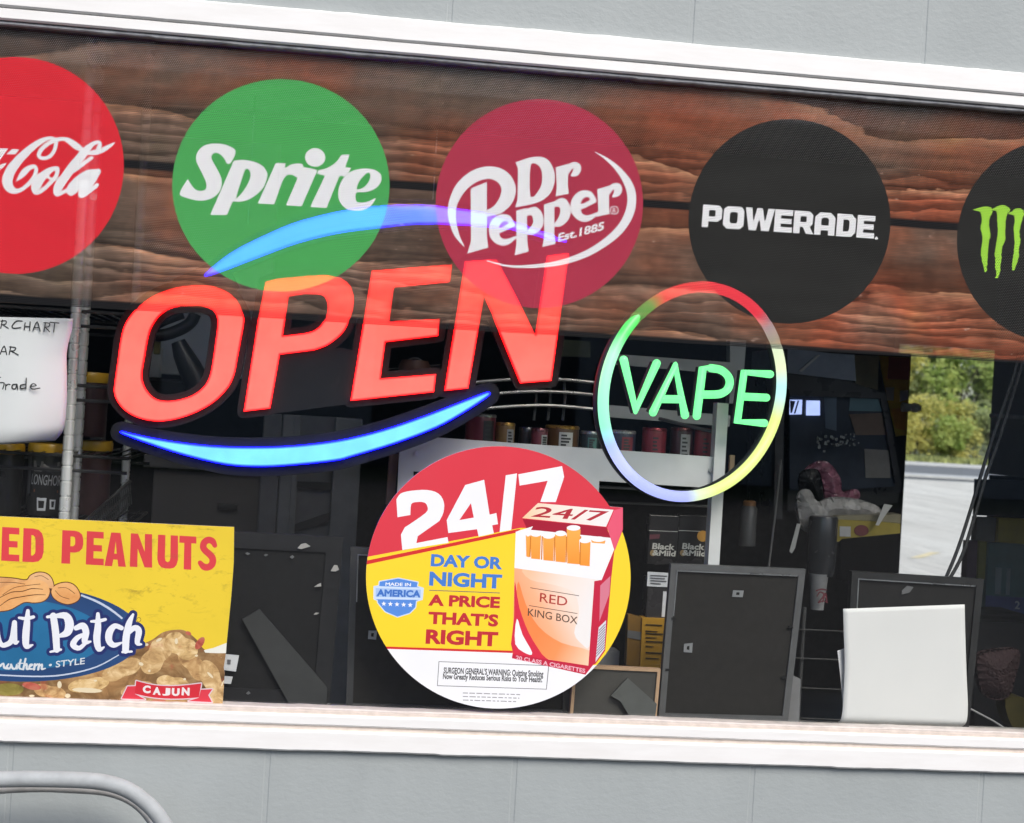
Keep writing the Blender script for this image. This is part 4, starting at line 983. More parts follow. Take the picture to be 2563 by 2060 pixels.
glints = cat(*[loops([q6(*p) for p in ell(x, y, a, b, 12, r)]) for x, y, a, b, r in ((1150, 1015, 24, 10, -.5), (1275, 1025, 12, 22, 0), (1020, 1190, 18, 12, .4), (1080, 1240, 9, 9, 0), (1420, 1130, 12, 8, 0), (630, 1380, 110, 18, .05), (430, 1340, 16, 26, 0), (490, 1420, 20, 16, 0), (1335, 1300, 10, 9, 0), (1520, 1270, 30, 9, .8), (1060, 1050, 14, 10, 0), (850, 1180, 12, 7, 0), (230, 1420, 20, 8, 0), (690, 1310, 12, 8, 0), (1610, 1330, 6, 24, .4))])
whitebit = loops(z6((1474, 1090), (1540, 1075), (1642, 1036), (1636, 1112), (1560, 1112), (1484, 1108)))
rib_main = loops(cr(z6((985, 1312), (1100, 1340), (1220, 1350), (1340, 1344), (1456, 1330)), 4, False) + cr(z6((1438, 1432), (1320, 1440), (1200, 1440), (1080, 1428), (974, 1405)), 4, False))
rib_tail = cat(loops(z6((880, 1440), (922, 1352), (984, 1350), (974, 1406), (1050, 1446))), loops(z6((1452, 1376), (1536, 1372), (1506, 1415), (1532, 1466), (1362, 1458), (1438, 1434))))
rib_o = union([grow(rib_main, 2.6), grow(loops(z6((880, 1440), (922, 1352), (984, 1350), (974, 1406), (1050, 1446))), 2.6), grow(loops(z6((1452, 1376), (1536, 1372), (1506, 1415), (1532, 1466), (1362, 1458), (1438, 1434))), 2.6)])
rib_t = cat(*[fit(c, z6((a, b), (a + 58, b + 3), (a + 60, b - 53), (a + 4, b - 57)), .06) for c, a, b in (('C', 1030, 1400), ('A', 1104, 1412), ('J', 1172, 1418), ('U', 1240, 1420), ('N', 1312, 1416))])
rm = cat(loops(ell(*q6(1003, 870), 6, 6, 16)), loops(ell(*q6(1003, 870), 4.8, 4.8, 16)))
V6, R6 = mosaic([('head', head), ('head2', head2), ('name_t', name_t), ('south', union([south])), ('styl', styl), ('name_o', name_o), ('veins', veins), ('nut3', nut3), ('nut1', nut1), ('nut2', nut2), ('nuts_o', nuts_o), ('line1', line1), ('line2', line2), ('rm', rm),
                 ('rib_t', rib_t), ('rib_main', rib_main), ('rib_tail', rib_tail), ('rib_o', rib_o), ('oval_d', oval_dark), ('oval', oval), ('whitebit', whitebit), ('glints', glints), ('redbits', redbits), ('olive', olive), ('pn_a', pn_a), ('pn_b', pn_b), ('pn_c', pn_c), ('pile', pile), ('poster', poster)])
for k in list(R6):
    T = R6[k]
    if len(T): R6[k] = T[inside(poster, V6[T].mean(1))]
def stained(name, hx, k=.88, amt=1.0):
    mt, nt, b, out = nodes_of(name); n = N(nt); co = n.coord(); col = A(hx, k)
    f = n.noise(co, 6, 4)
    c = n.ramp(f, [(.3, tuple(x * .93 for x in col)), (.7, tuple(min(.92, x * 1.03) for x in col))])
    st = n.math('MULTIPLY', n.ramp(n.noise(n.mapped(co, (1, 1, 2.4), rot=(0, R(28), 0)), 24, 7, .72, .5), [(.55, 0.), (.70, .85)]), n.ramp(n.noise(co, 3.3, 2), [(.42, 0.), (.60, amt)]))
    c = n.mix(st, c, (.19, .12, .02))
    sp_ = n.ramp(n.noise(n.mapped(co, (1, 1, 1.8), rot=(0, R(30), 0)), 90, 3), [(.70, 0.), (.75, .8)])
    c = n.mix(n.math('MULTIPLY', sp_, n.ramp(n.noise(co, 4.3, 2), [(.45, 0.), (.6, .8)])), c, (.09, .06, .02))
    n.link(c, b.inputs['Base Color']); b.inputs['Roughness'].default_value = .42; return mt
def food(name, a, b_, c_, sc=34, cells=0):
    mt, nt, b, out = nodes_of(name); n = N(nt); co = n.coord()
    c = n.ramp(n.noise(n.mapped(co, (1, 1, 1.3)), sc, 6, .65, .8), [(.30, a), (.5, b_), (.70, c_)])
    if cells:
        v = n.new('TexVoronoi'); wv = n.mix(.035, n.mapped(co, (1, 1, 1.5), rot=(0, R(35), 0)), n.noise(co, 20, 3, out=1)); n.link(wv, v.inputs['Vector']); v.inputs['Scale'].default_value = cells
        c = n.mix(1.0, c, n.ramp(v.outputs['Distance'], [(.15, 1.15), (.5, .95), (.8, .50)]), 'MULTIPLY')
        c = n.mix(n.ramp(n.noise(co, 17, 4), [(.60, 0.), (.70, .55)]), c, (.30, .07, .04))
    c = n.mix(n.ramp(n.noise(co, 30, 5, .6), [(.60, 0.), (.68, .6 if 'drawing' not in name else 0.)]), c, (.40, .09, .05))
    hi = n.ramp(n.noise(n.mapped(co, (1, 1, 2)), sc * 3, 3, .6), [(.68, 0.), (.75, .75)])
    c = n.mix(hi, c, (.74, .66, .50)); n.link(c, b.inputs['Base Color']); b.inputs['Roughness'].default_value = .4; return mt
pos = thing('peanut_poster', 'yellow peanuts poster with a blue oval, at the lower left of the glass', 'poster', P(250, 1752, Y6))
def p6(name, key, mt, parent=None):
    mb = MB()
    for k in ([key] if isinstance(key, str) else key): mb.tris(V6, R6[k], Y6)
    return mesh(name, mb, mt, parent or pos)
mesh('backing_sheet', MB().plate(poster, Y6 + .001, .002), M('white_paper_back', (.7, .7, .69), .7), pos)
p6('yellow_field', 'poster', stained('poster_yellow', 'f0d038', .86)); PR = stained('poster_red', 'dd4247', .88, .5); p6('headline_word', 'head', PR); p6('headline_word', 'head2', PR)
ov = p6('oval_emblem', 'oval', prt('oval_blue', '2a6f9c', .88, .2)); p6('oval_rim', 'oval_d', prt('oval_navy', '2b4a78', .88, .2), ov); p6('rim_line', ['line1', 'line2'], prt('line_pale', 'c5cfe0', .88), ov)
p6('emblem_lettering', 'name_t', prt('letter_white', 'eceef3', .86, .06), ov); p6('lettering_outline', 'name_o', prt('letter_navy', '263068', .88), ov); p6('script_line', ['south', 'styl'], prt('script_white', 'd8dde0', .86), ov); p6('registered_mark', 'rm', M('ink_brown', (.09, .05, .03), .5), ov)  # the navy piece round the letters is a printed outline
PNT = food('peanut_drawing', (.62, .26, .08), (.72, .36, .13), (.80, .47, .20), 14)
nt_ = p6('peanut_drawing', 'nut1', PNT); p6('nut_behind', 'nut2', food('peanut_drawing_back', (.50, .22, .08), (.66, .34, .14), (.76, .47, .24), 14), nt_); p6('nut_beside', 'nut3', PNT, nt_); p6('nut_outline', ['nuts_o', 'veins'], prt('nut_brown', '5a3418', .88), nt_)
fo = p6('peanut_pile', 'pile', food('pile_brown', (.17, .085, .03), (.33, .18, .07), (.48, .31, .14), 34, 13))
p6('boiled_peanut', 'pn_a', food('boiled_tan', (.26, .14, .055), (.52, .33, .14), (.74, .55, .30), 48, 0), fo); p6('boiled_peanut', 'pn_b', food('boiled_gold', (.30, .17, .06), (.60, .40, .17), (.78, .60, .34), 48, 0), fo); p6('boiled_peanut', 'pn_c', food('boiled_brown', (.20, .10, .04), (.46, .27, .11), (.66, .46, .22), 48, 0), fo)
p6('pepper_bits', 'redbits', food('pepper_red', (.30, .05, .03), (.48, .12, .08), (.42, .18, .10)), fo); p6('wet_glints', 'glints', prt('glint_cream', 'e5d6b4', .88), fo); p6('olive_bit', 'olive', food('olive_green', (.12, .10, .02), (.22, .18, .04), (.34, .28, .08)), fo); p6('torn_edge', 'whitebit', prt('torn_white', 'efeee0', .86), fo)
rb = p6('ribbon', 'rib_main', prt('ribbon_red', 'd0303c', .88)); p6('ribbon_tail', 'rib_tail', prt('ribbon_tail_red', 'da3f4d', .88), rb); p6('ribbon_edge', 'rib_o', prt('ribbon_edge', 'ddc9cf', .86), rb); p6('ribbon_lettering', 'rib_t', prt('ribbon_ink', 'ece4e2', .86), rb)

# ================================================================== loose papers
def sheet(name, label, edge_l, edge_r, y, off, mat, cat_='paper', nv=26, nu=22):
    """a sheet between two edge lines (photograph points, top to bottom); off(u, v) carries it away from the glass"""
    L = cr(edge_l, 12, False); Rr = cr(edge_r, 12, False)
    def at_(l, v):
        k = v * (len(l) - 1); i = min(int(k), len(l) - 2); t = k - i
        return (l[i][0] * (1 - t) + l[i + 1][0] * t, l[i][1] * (1 - t) + l[i + 1][1] * t)
    mb = MB(); vs_ = []
    for j in range(nv + 1):
        a, b = at_(L, j / nv), at_(Rr, j / nv)
        for i in range(nu + 1):
            u = i / nu; p = P(a[0] * (1 - u) + b[0] * u, a[1] * (1 - u) + b[1] * u, y); vs_.append(p + Vector((0, off(u, j / nv), 0)))
    W_ = nu + 1; f = []; n = len(vs_)
    for j in range(nv):
        for i in range(nu):
            q = (j * W_ + i, (j + 1) * W_ + i, (j + 1) * W_ + i + 1, j * W_ + i + 1); f.append(q)
    mb.add(vs_, f)
    o = single(name, mb, mat, label, cat_, P((L[-1][0] + Rr[-1][0]) / 2, (L[-1][1] + Rr[-1][1]) / 2, y), smooth=True)
    md = o.modifiers.new('thickness', 'SOLIDIFY'); md.thickness = .0006; md.offset = 1
    return o
def papermat(name, col):
    mt, nt, b, out = nodes_of(name); n = N(nt)
    c = n.ramp(n.noise(n.coord(), 8, 5), [(.3, tuple(x * .96 for x in col)), (.7, col)])
    n.link(c, b.inputs['Base Color']); b.inputs['Roughness'].default_value = .7
    t = n.new('BsdfTranslucent'); n.link(c, t.inputs[0]); mx = n.new('MixShader'); mx.inputs[0].default_value = .18
    n.link(b.outputs[0], mx.inputs[1]); n.link(t.outputs[0], mx.inputs[2]); n.link(mx.outputs[0], out.inputs[0]); return mt
q5b = Zm(0, 700, 2.889)
chart = sheet('paper_sheet', 'white handwritten sheet with a curled corner behind the left edge of the glass', zl(q5b, [(-420, 262), (-425, 700), (-430, 1218)]), zl(q5b, [(523, 280), (508, 370), (480, 470), (466, 560), (466, 700), (460, 900), (446, 1040), (420, 1110), (362, 1168)]) ,
              .041, lambda u, v: .045 * max(0, u - .55) ** 2 * 4 * (.25 + v) + .03 * max(0, v - .8) ** 2 * 8, papermat('white_paper', (.86, .86, .86)))
b5 = lambda *p: zl(q5b, p)
hw = brush(
    b5((-30, 345, 4), (-18, 300, 4), (-10, 295, 4)), b5((5, 352, 4), (18, 292, 4)), b5((8, 300, 4), (42, 298, 4), (42, 320, 4), (14, 326, 4)), b5((20, 326, 4), (60, 352, 4)),
    b5((160, 300, 4), (120, 300, 5), (88, 335, 5), (100, 352, 5), (150, 346, 4)), b5((182, 312, 4), (175, 362, 4)), b5((218, 305, 4), (214, 368, 4)), b5((178, 338, 4), (214, 340, 4)),
    b5((238, 368, 4), (268, 305, 4), (290, 372, 4)), b5((248, 345, 4), (284, 347, 4)), b5((318, 375, 4), (328, 310, 4)), b5((318, 312, 4), (358, 316, 4), (352, 340, 4), (326, 342, 4)), b5((328, 345, 4), (358, 376, 4)),
    b5((362, 308, 4), (425, 314, 4)), b5((396, 312, 4), (388, 378, 4)),
    b5((-40, 540, 4), (-38, 480, 4)), b5((0, 540, 4), (30, 480, 4), (48, 542, 4)), b5((12, 520, 4), (44, 520, 4)), b5((66, 542, 4), (78, 484, 4)), b5((70, 486, 4), (112, 492, 4), (104, 512, 4), (78, 516, 4)), b5((80, 516, 4), (132, 544, 4)),
    b5((-30, 770, 4), (-10, 715, 4), (5, 705, 3)), b5((0, 745, 4), (30, 748, 4), (20, 790, 4)), b5((42, 756, 4), (40, 795, 4)), b5((42, 770, 4), (58, 756, 4), (72, 758, 4)), b5((120, 756, 4), (92, 760, 5), (88, 785, 5), (112, 788, 4), (122, 756, 4), (128, 792, 4)),
    b5((182, 756, 4), (150, 764, 5), (152, 788, 5), (182, 782, 4)), b5((190, 712, 4), (187, 790, 4)), b5((222, 772, 4), (262, 766, 4), (240, 752, 4), (220, 772, 5), (236, 792, 4), (288, 784, 4)), smooth=3)
def on_chart(a, b): return P(a, b, .0392) 
hm = MB(); Vh, Th = cdt(hw); Th = Th[inside(hw, Vh[Th].mean(1))]
hm.tris(Vh, Th, .0398)
o = mesh('handwriting', hm, M('marker_ink', (.02, .02, .02), .5), chart)
q3 = Zm(1963, 1350, 2.888)
sheet('paper_sheet', 'big blank white paper sheet bent at the bottom, leaning inside the glass at the right', zl(q3, [(425, 502), (430, 700), (436, 900), (428, 1100), (420, 1240), (405, 1320), (388, 1346)]), zl(q3, [(1303, 470), (1308, 700), (1318, 1000), (1326, 1180), (1322, 1290), (1306, 1345), (1284, 1386)]),
      .075, lambda u, v: .06 * (max(0, v - .72) / .28) ** 2 * .5, papermat('cream_paper', (.88, .865, .84)))
sheet('paper_sheet', 'narrow grey white paper edge sticking out behind the big blank sheet', zl(q3, [(383, 806), (400, 950), (415, 1100), (424, 1230)]), zl(q3, [(470, 785), (480, 950), (490, 1100), (500, 1230)]), .082, lambda u, v: .01 * u, papermat('grey_paper', (.70, .70, .72)))
# ================================================================== picture frames standing in the window with their backs to the glass
FB = M('black_frame_wood', (.016, .016, .017), .5, spec=.2); FG = M('grey_frame_metal', (.10, .10, .10), .38, .2); FP = M('frame_backing', (.020, .0185, .0165), .75, var=.1, sc=90, spec=.12)
FK = M('black_backing', (.012, .012, .0122), .6, sc=90, spec=.12); STL = M('bright_steel', (.62, .62, .62), .3, 1.0); PW = M('pale_wood', (.42, .27, .16), .55, sc=40)
def qbox(mb, quad, y, d): return mb.plate(loops(quad), y, d)
def lerp(a, b, t): return (a[0] + (b[0] - a[0]) * t, a[1] + (b[1] - a[1]) * t)
def picture(label, quad, y, rail, fm, pm, lip=None, name='picture_frame'):
    """quad tl, tr, br, bl; rail width in photograph pixels"""
    tl, tr, br, bl = quad
    c = ((tl[0] + br[0]) / 2, (tl[1] + br[1]) / 2)
    W_ = math.dist(tl, tr); H_ = math.dist(tl, bl)
    def inn(r): return [(c[0] + (p[0] - c[0]) * (1 - 2 * r / W_), c[1] + (p[1] - c[1]) * (1 - 2 * r / H_)) for p in quad]
    root = thing(name, label, 'picture frame', P((bl[0] + br[0]) / 2, (bl[1] + br[1]) / 2, y), 'picture frames standing in the window')
    q = inn(rail)
    for a, b, c2, d2, nm in ((quad[0], quad[1], q[1], q[0], 'frame_rail'), (quad[3], q[3], q[2], quad[2], 'frame_rail'), (quad[0], q[0], q[3], quad[3], 'frame_rail'), (quad[1], quad[2], q[2], q[1], 'frame_rail')):
        mesh(nm, MB().plate(loops([a, b, c2, d2]), y, .016), fm, root)
    bk = mesh('backing_panel', MB().plate(loops(inn(rail - .5)), y + .004, .005), pm, root)
    if lip:
        l0, l1 = inn(rail + .5), inn(rail + lip)
        mesh('inner_lip', MB().plate(loops([l0[0], l0[1], l1[1], l1[0]]), y - .001, .004), STL, root)
        mesh('inner_lip', MB().plate(loops([l0[0], l1[0], lerp(l1[0], l1[3], .32), lerp(l0[0], l0[3], .32)]), y - .001, .004), STL, root)
    return root
def bits(root, name, y, mat, pts, lab=None):
    for poly in pts: mesh(name, MB().plate(loops(poly), y, .002), mat, root)
w1 = Zm(500, 1250, 3.15); w2 = Zm(1550, 1250, 2.888)
f1 = picture('large black frame with an angled easel strut, half hidden by the peanut poster', [(360, 1319), (860, 1345), (824, 1774), (330, 1752)], .085, 41, FB, FK)
mesh('easel_strut', MB().plate(loops(zl(w1, [(335, 945), (470, 866), (1005, 1482), (998, 1645), (720, 1640)])), .078, .004), M('strut_board', (.026, .027, .026), .7), f1)
bits(f1, 'staple', .081, M('torn_staple', (.55, .52, .48), .4, .5), [zl(w1, p) for p in ([(770, 385), (800, 352), (835, 345), (872, 370), (840, 380), (800, 392)], [(1032, 566), (1060, 518), (1085, 520), (1098, 555), (1070, 568)], [(903, 690), (930, 670), (955, 660), (958, 685)], [(898, 908), (915, 893), (942, 896), (920, 908)])])
bits(f1, 'staple', .083, M('dull_staple', (.22, .22, .22), .4, .6), [zl(w1, p) for p in ([(358, 425), (375, 418), (398, 428), (378, 440)], [(505, 440), (520, 430), (540, 438), (520, 450)], [(710, 455), (730, 440), (746, 455), (728, 468)], [(365, 1530), (385, 1512), (400, 1530), (380, 1540)], [(995, 1625), (1010, 1605), (1028, 1612), (1012, 1632)])])
stk = mesh('price_sticker', MB().plate(loops(zl(w1, [(150, 1215), (310, 1230), (285, 1358), (150, 1340)])), .0825, .001), M('sticker_grey', (.60, .61, .63), .6), f1)
mesh('sticker_print', MB().plate(loops(zl(w1, [(218, 1262), (246, 1264), (242, 1300), (216, 1298)])), .0815, .0006), M('sticker_ink', (.12, .12, .13), .6), stk)
mesh('price_sticker', MB().plate(loops(zl(w1, [(170, 1390), (260, 1398), (246, 1455), (170, 1450)])), .0825, .001), M('sticker_grey', (.60, .61, .63), .6), f1)
f2 = picture('narrow dark grey frame standing behind the round price sign', [(878, 1369), (1440, 1398), (1425, 1795), (866, 1776)], .095, 17, M('dark_frame_metal', (.06, .06, .06), .4, .3), FP, 3)
f3 = picture('small pale wood frame low down at the right foot of the round price sign', [(1436, 1664), (1654, 1675), (1643, 1802), (1426, 1796)], .075, 8, PW, M('taupe_backing', (.045, .042, .036), .7), None)
mesh('easel_strut', MB().plate(loops(zl(w2, [(-60, 1420), (60, 1290), (272, 1478), (255, 1602), (95, 1602), (10, 1460)])), .068, .004), M('strut_grey', (.075, .078, .072), .6), f3)
f4 = picture('big dark frame with a grey metal rim and two hanging plates', [(1680, 1411), (2017, 1425), (1972, 1809), (1648, 1801)], .09, 16, FG, FP, 3)
def clipplate(root, a, b, c_, d, y):
    mesh('hanging_plate', MB().plate(loops([a, b, c_, d], [lerp(lerp(a, c_, .3), b, .05), lerp(lerp(b, d, .3), a, .05), lerp(lerp(c_, a, .3), d, .05), lerp(lerp(d, b, .3), c_, .05)]), y, .002), M('nickel', (.5, .5, .5), .35, .8), root)
clipplate(f4, *zl(w2, [(824, 657), (900, 660), (892, 707), (816, 704)]), .091)
clipplate(f4, *zl(w2, [(470, 1045), (532, 1038), (526, 1108), (465, 1104)]), .091)
clipplate(f2, *zl(w1, [(1332, 1035), (1398, 1035), (1390, 1106), (1326, 1100)]), .096)
for a, b in ((395, 862), (350, 1232), (1240, 922), (1192, 1288)):
    c = P(*w2(a, b), .089); mesh('turn_button', MB().box(c.x - .004, .088, c.z - .002, c.x + .004, .092, c.z + .002), FK, f4)
f5 = picture('black frame behind the big blank white sheet at the right', [(2133, 1430), (2463, 1450), (2424, 1832), (2112, 1818)], .10, 17, M('dark_black_frame', (.010, .010, .010), .45), M('black_board', (.016, .0155, .015), .7, spec=.12), 3)
mesh('tape_scrap', MB().plate(loops(zl(q3, [(850, 370), (890, 335), (935, 345), (905, 385), (850, 398)])), .1, .001), M('clear_tape', (.12, .12, .12), .3), f5)
single('plastic_strip', MB().plate(loops([(1984, 1690), (2004, 1700), (2000, 1812), (1968, 1810)]), .13, .01), M('grey_plastic', (.17, .17, .175), .4), 'grey plastic strip standing beside the big dark frame', 'plastic strip', P(1985, 1811, .13))

# ================================================================== helpers for the shelves inside
def span(px0, py0, px1, py1, y):
    """upright box face between two photograph points on one plane: x0, z0, x1, z1"""
    a, b = P(px0, py0, y), P(px1, py1, y)
    return min(a.x, b.x), min(a.z, b.z), max(a.x, b.x), max(a.z, b.z)
def face(cx, cy, w_, h_, y):
    """world rectangle centred on a photograph point, sized in photograph pixels"""
    s = scale_at(cx, cy, y); c = P(cx, cy, y)
    return c.x - w_ * s / 2, c.z - h_ * s / 2, c.x + w_ * s / 2, c.z + h_ * s / 2
def bx(cx, cy, w_, h_, y, d, b=.002, mb=None):
    x0, z0, x1, z1 = face(cx, cy, w_, h_, y)
    return (mb or MB()).box(x0, y, z0, x1, y + d, z1, b)

CHR = M('chrome', (.86, .86, .83), .3, .55, var=.03)
# ------------------------------------------------------------------ chrome wire rack with tobacco tubs at the left
YR = .17
rack = thing('wire_rack', 'chrome wire rack with ringed posts behind the left part of the glass', 'rack', (P(175, 1300, YR).x, YR, 0))
for k, (px, yy, r) in enumerate(((178, YR, .0095), (200, YR + .14, .0095), (-330, YR, .0095), (-300, YR + .14, .0095), (325, YR + .42, .0085))):
    c = P(px, 1000, yy); prof = []; z = .02
    while z < 2.2:
        prof += [(r, z), (r, z + .0215), (r * .86, z + .0225), (r * .86, z + .0245), (r, z + .0255)]; z += .026
    mesh('post', MB().lathe((c.x, c.y, 0), prof, 16), CHR, rack, smooth=True)
    mesh('foot', MB().lathe((c.x, c.y, 0), [(.016, .0), (.016, .012), (.008, .02)], 12), M('black_rubber', (.02, .02, .02), .7), rack)
xa, xb2 = P(-330, 1000, YR).x, P(178, 1000, YR).x
DW = M('dark_wire', (.10, .10, .10), .35, .8)
for pz in (1302, 1123, 946, 760):
    z = P(178, pz, YR).z - .012; sh = MB()
    for yy in (YR, YR + .42): sh.tube([(xa, yy, z), (xb2 + .1, yy, z)], .003, 6); sh.tube([(xa, yy, z - .025), (xb2 + .1, yy, z - .025)], .003, 6)
    x = xa
    while x < xb2 + .1: sh.tube([(x, YR, z + .002), (x, YR + .42, z + .002)], .0016, 5); x += .022
    sh.tube([(xb2 + .1, YR, z), (xb2 + .1, YR + .42, z)], .003, 6)
    mesh('shelf', sh, DW, rack)
side_ = MB(); a, b = P(205, 1312, YR + .02), P(325, 1205, YR + .42)
for o_ in (0, .022, .045): side_.tube([a + Vector((0, 0, -o_)), b + Vector((0, 0, -o_))], .0035, 6)
for k in range(26):
    p = a.lerp(b, k / 25); side_.tube([p, p + Vector((.006, 0, -.045))], .0014, 5)
mesh('slanted_rail', side_, M('grey_wire', (.22, .22, .21), .35, .8), rack)
YEL = M('yellow_lid', (.52, .30, .02), .35); TBK = M('tub_black', (.017, .016, .015), .32)
def tub(cx, y_lid, w_, h_, y, label, lettering=True, body=None):
    s = scale_at(cx, y_lid, y); c = P(cx, y_lid, y); r = w_ * s / 2; top_ = c.z; bot = c.z - h_ * s; yc = y + r
    root = thing('tobacco_tub', label, 'tub', (c.x, yc, bot), 'tobacco tubs on the wire rack')
    mesh('body', MB().lathe((c.x, yc, bot), [(r * .93, 0), (r * .98, .006), (r * .98, top_ - bot - .022), (r * .95, top_ - bot - .016)], 32), body or TBK, root, smooth=True)
    mesh('lid', MB().lathe((c.x, yc, top_ - .018), [(r, 0), (r * 1.02, .002), (r * 1.02, .014), (r * .97, .018), (r * .4, .019)], 32), YEL, root, smooth=True)
    if lettering:
        def wrap(shape, off, mat, nm):
            V_, T_ = cdt(shape); T_ = T_[inside(shape, V_[T_].mean(1))]
            def to(a, b_):
                u = (a - cx) * s / (r * .98); u = max(-1.4, min(1.4, u)); q = P(a, b_, y)
                return Vector((c.x + (r * .985 + off) * math.sin(u), yc - (r * .985 + off) * math.cos(u), q.z))
            mesh(nm, MB().tris(V_, T_, y, 0, to), mat, root)
        z4_ = Zm(0, 880, 3.938)
        wrap(union([word('LONGHORN', z4_(312, 1308), (cx + w_ * .48, 880 + 1332 / 3.938), 100 / 3.938, .01, 2)]), .0006, M('grey_print', (.34, .34, .34), .5), 'lettering')
        wrap(loops(zl(z4_, [(352, 1358), (600, 1372), (600, 1396), (352, 1386)])), .0006, M('orange_print', (.20, .06, .02), .5), 'stripe')
        wrap(cat(loops(zl(z4_, [(392, 1440), (490, 1446), (484, 1572), (400, 1570)]), zl(z4_, [(408, 1470), (470, 1474), (466, 1545), (414, 1545)])), loops(zl(z4_, [(520, 1460), (580, 1465), (575, 1560), (524, 1556)]), zl(z4_, [(536, 1478), (566, 1480), (562, 1540), (540, 1538)]))), .0006, M('pale_print', (.5, .5, .5), .5), 'panel_print')
        wrap(loops(zl(z4_, [(330, 1075), (440, 1085), (440, 1110), (600, 1092), (600, 1130), (480, 1150), (420, 1185), (340, 1180)])), .0006, M('horn_print', (.13, .12, .11), .5), 'horn_picture')
        wrap(loops(zl(z4_, [(255, 1030), (300, 1030), (296, 1400), (240, 1410)])), .0006, M('side_print_grey', (.11, .105, .105), .5), 'side_panel')
    return root
tub(118, 1112, 108, 185, YR + .045, 'black tub with grey lettering and a yellow lid under the curled paper')
tub(232, 1104, 92, 190, YR + .20, 'dark red tub with a yellow lid, right of the chrome post on the middle shelf', False, M('tub_maroon', (.06, .022, .022), .4))
tub(222, 932, 96, 165, YR + .17, 'dark red tub with a yellow lid on the upper shelf right of the chrome post', False, M('tub_brown', (.045, .02, .02), .4))
tub(0, 1110, 108, 185, YR + .045, 'black tub at the very left edge of the wire rack', False)
tub(-120, 1105, 108, 185, YR + .045, 'black tub beyond the left edge of the picture', False) if False else None
def carton(name, label, cat_, cx, cy, w_, h_, y, d, mat, group=None, extra=None):
    x0, z0, x1, z1 = face(cx, cy, w_, h_, y)
    root = thing(name, label, cat_, ((x0 + x1) / 2, y + d / 2, z0), group)
    mesh('body', MB().box(x0, y, z0, x1, y + d, z1, .0015), mat, root)
    return root
carton('paper_carton', 'tall grey brown carton beside the upper dark red tub', 'carton', 186, 830, 22, 200, YR + .28, .08, M('carton_grey', (.085, .075, .068), .6))
carton('paper_carton', 'narrow grey carton leaning between the tubs right of the chrome post', 'carton', 244, 1040, 30, 160, YR + .30, .06, M('carton_lead', (.06, .058, .055), .6))

# ------------------------------------------------------------------ cabinet, uprights and a copied reflection in the middle left, behind the OPEN sign
YC = .70
x0, z0, x1, z1 = span(385, 1174, 644, 1400, YC)
cab = thing('storage_cabinet', 'dark grey brown cabinet front behind the lower blue swoosh', 'cabinet', ((x0 + x1) / 2, YC, 0))
CB = M('cabinet_brown', (.075, .068, .066), .7, sc=4)
mesh('front_panel', MB().box(x0, YC, 0, x1, YC + .02, z1, .003), CB, cab); mesh('carcass', MB().box(x0 + .01, YC + .021, 0, x1 - .01, YC + .4, z1 - .01), CB, cab)
mesh('top', MB().box(x0 - .02, YC - .015, z1 + .003, x1 + .02, YC + .42, z1 + .03, .003), M('cabinet_top', (.10, .095, .10), .6), cab)
c = P(570, 1268, YC); mesh('handle', MB().box(c.x - .02, YC - .012, c.z - .006, c.x + .02, YC - .001, c.z + .006, .002), M('handle_dark', (.02, .02, .02), .4), cab)
us = thing('upright_rack', 'blue grey steel uprights with a slotted side panel, beside the dark cabinet', 'rack', (P(760, 1300, YC).x, YC, 0))
UM = M('steel_grey_blue', (.115, .118, .13), .5); UL = M('steel_light', (.16, .165, .18), .45)
for a, b, m_ in ((652, 690, UM), (700, 722, UL), (728, 737, UL), (832, 892, UL)):
    x0, z0, x1, z1 = span(a, 1180, b, 1330, YC); mesh('upright', MB().box(x0, YC - .01, 0, x1, YC + .03, P(760, 1040, YC).z, .003), m_, us)
x0, z0, x1, z1 = span(737, 1180, 832, 1330, YC); mesh('side_panel', MB().box(x0, YC + .005, 0, x1, YC + .02, P(760, 1040, YC).z), UM, us)
mesh('bracket', MB().plate(loops([(727, 1316), (826, 1282), (830, 1302), (735, 1332)]), YC - .005, .008), M('slot_dark', (.02, .02, .022), .6), us)
mesh('bracket', MB().plate(loops([(733, 1205), (834, 1208), (834, 1226), (790, 1226), (735, 1218)]), YC - .005, .008), M('slot_dark', (.02, .02, .022), .6), us)
c = P(848, 1292, YC); mesh('bolt', MB().lathe((0, 0, 0), [(.006, 0), (.006, .006)], 10), FK, us) if False else None
# added panel and black solids that copy a car reflection in the letter O
YW = .75
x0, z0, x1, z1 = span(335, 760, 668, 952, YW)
single('reflection_panel', MB().box(x0, YW, z0, x1, YW + .03, z1 + .35, .003), M('reflection_grey', (.50, .52, .53), .6, sc=3), 'added pale grey panel copying a mirrored car window behind the letter O', 'panel', ((x0 + x1) / 2, YW, z0))
qa = Zm(250, 650, 2.888)
ap = thing('mirrored_wheel', 'black curved shape copying a mirrored steering wheel, seen through the letter O', 'mirrored_shape', P(450, 985, .55))
AB = M('reflection_black', (.014, .014, .015), .4)
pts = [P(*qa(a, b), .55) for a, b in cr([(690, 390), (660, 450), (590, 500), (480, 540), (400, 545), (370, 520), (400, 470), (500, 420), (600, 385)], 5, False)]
mesh('handle', MB().tube(pts, [.012] * len(pts), 10), AB, ap, smooth=True)  # curve of the added shape that copies the mirrored steering wheel
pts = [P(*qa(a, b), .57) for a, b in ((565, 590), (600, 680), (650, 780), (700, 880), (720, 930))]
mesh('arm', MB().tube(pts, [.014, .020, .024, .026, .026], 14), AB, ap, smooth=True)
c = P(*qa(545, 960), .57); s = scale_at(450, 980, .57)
mesh('curve_base', MB().lathe((c.x, .57 + .08, c.z - .02), [(.02, -.03), (.068, .0), (.075, .04), (.066, .046), (.02, .04)], 28), AB, ap, smooth=True)
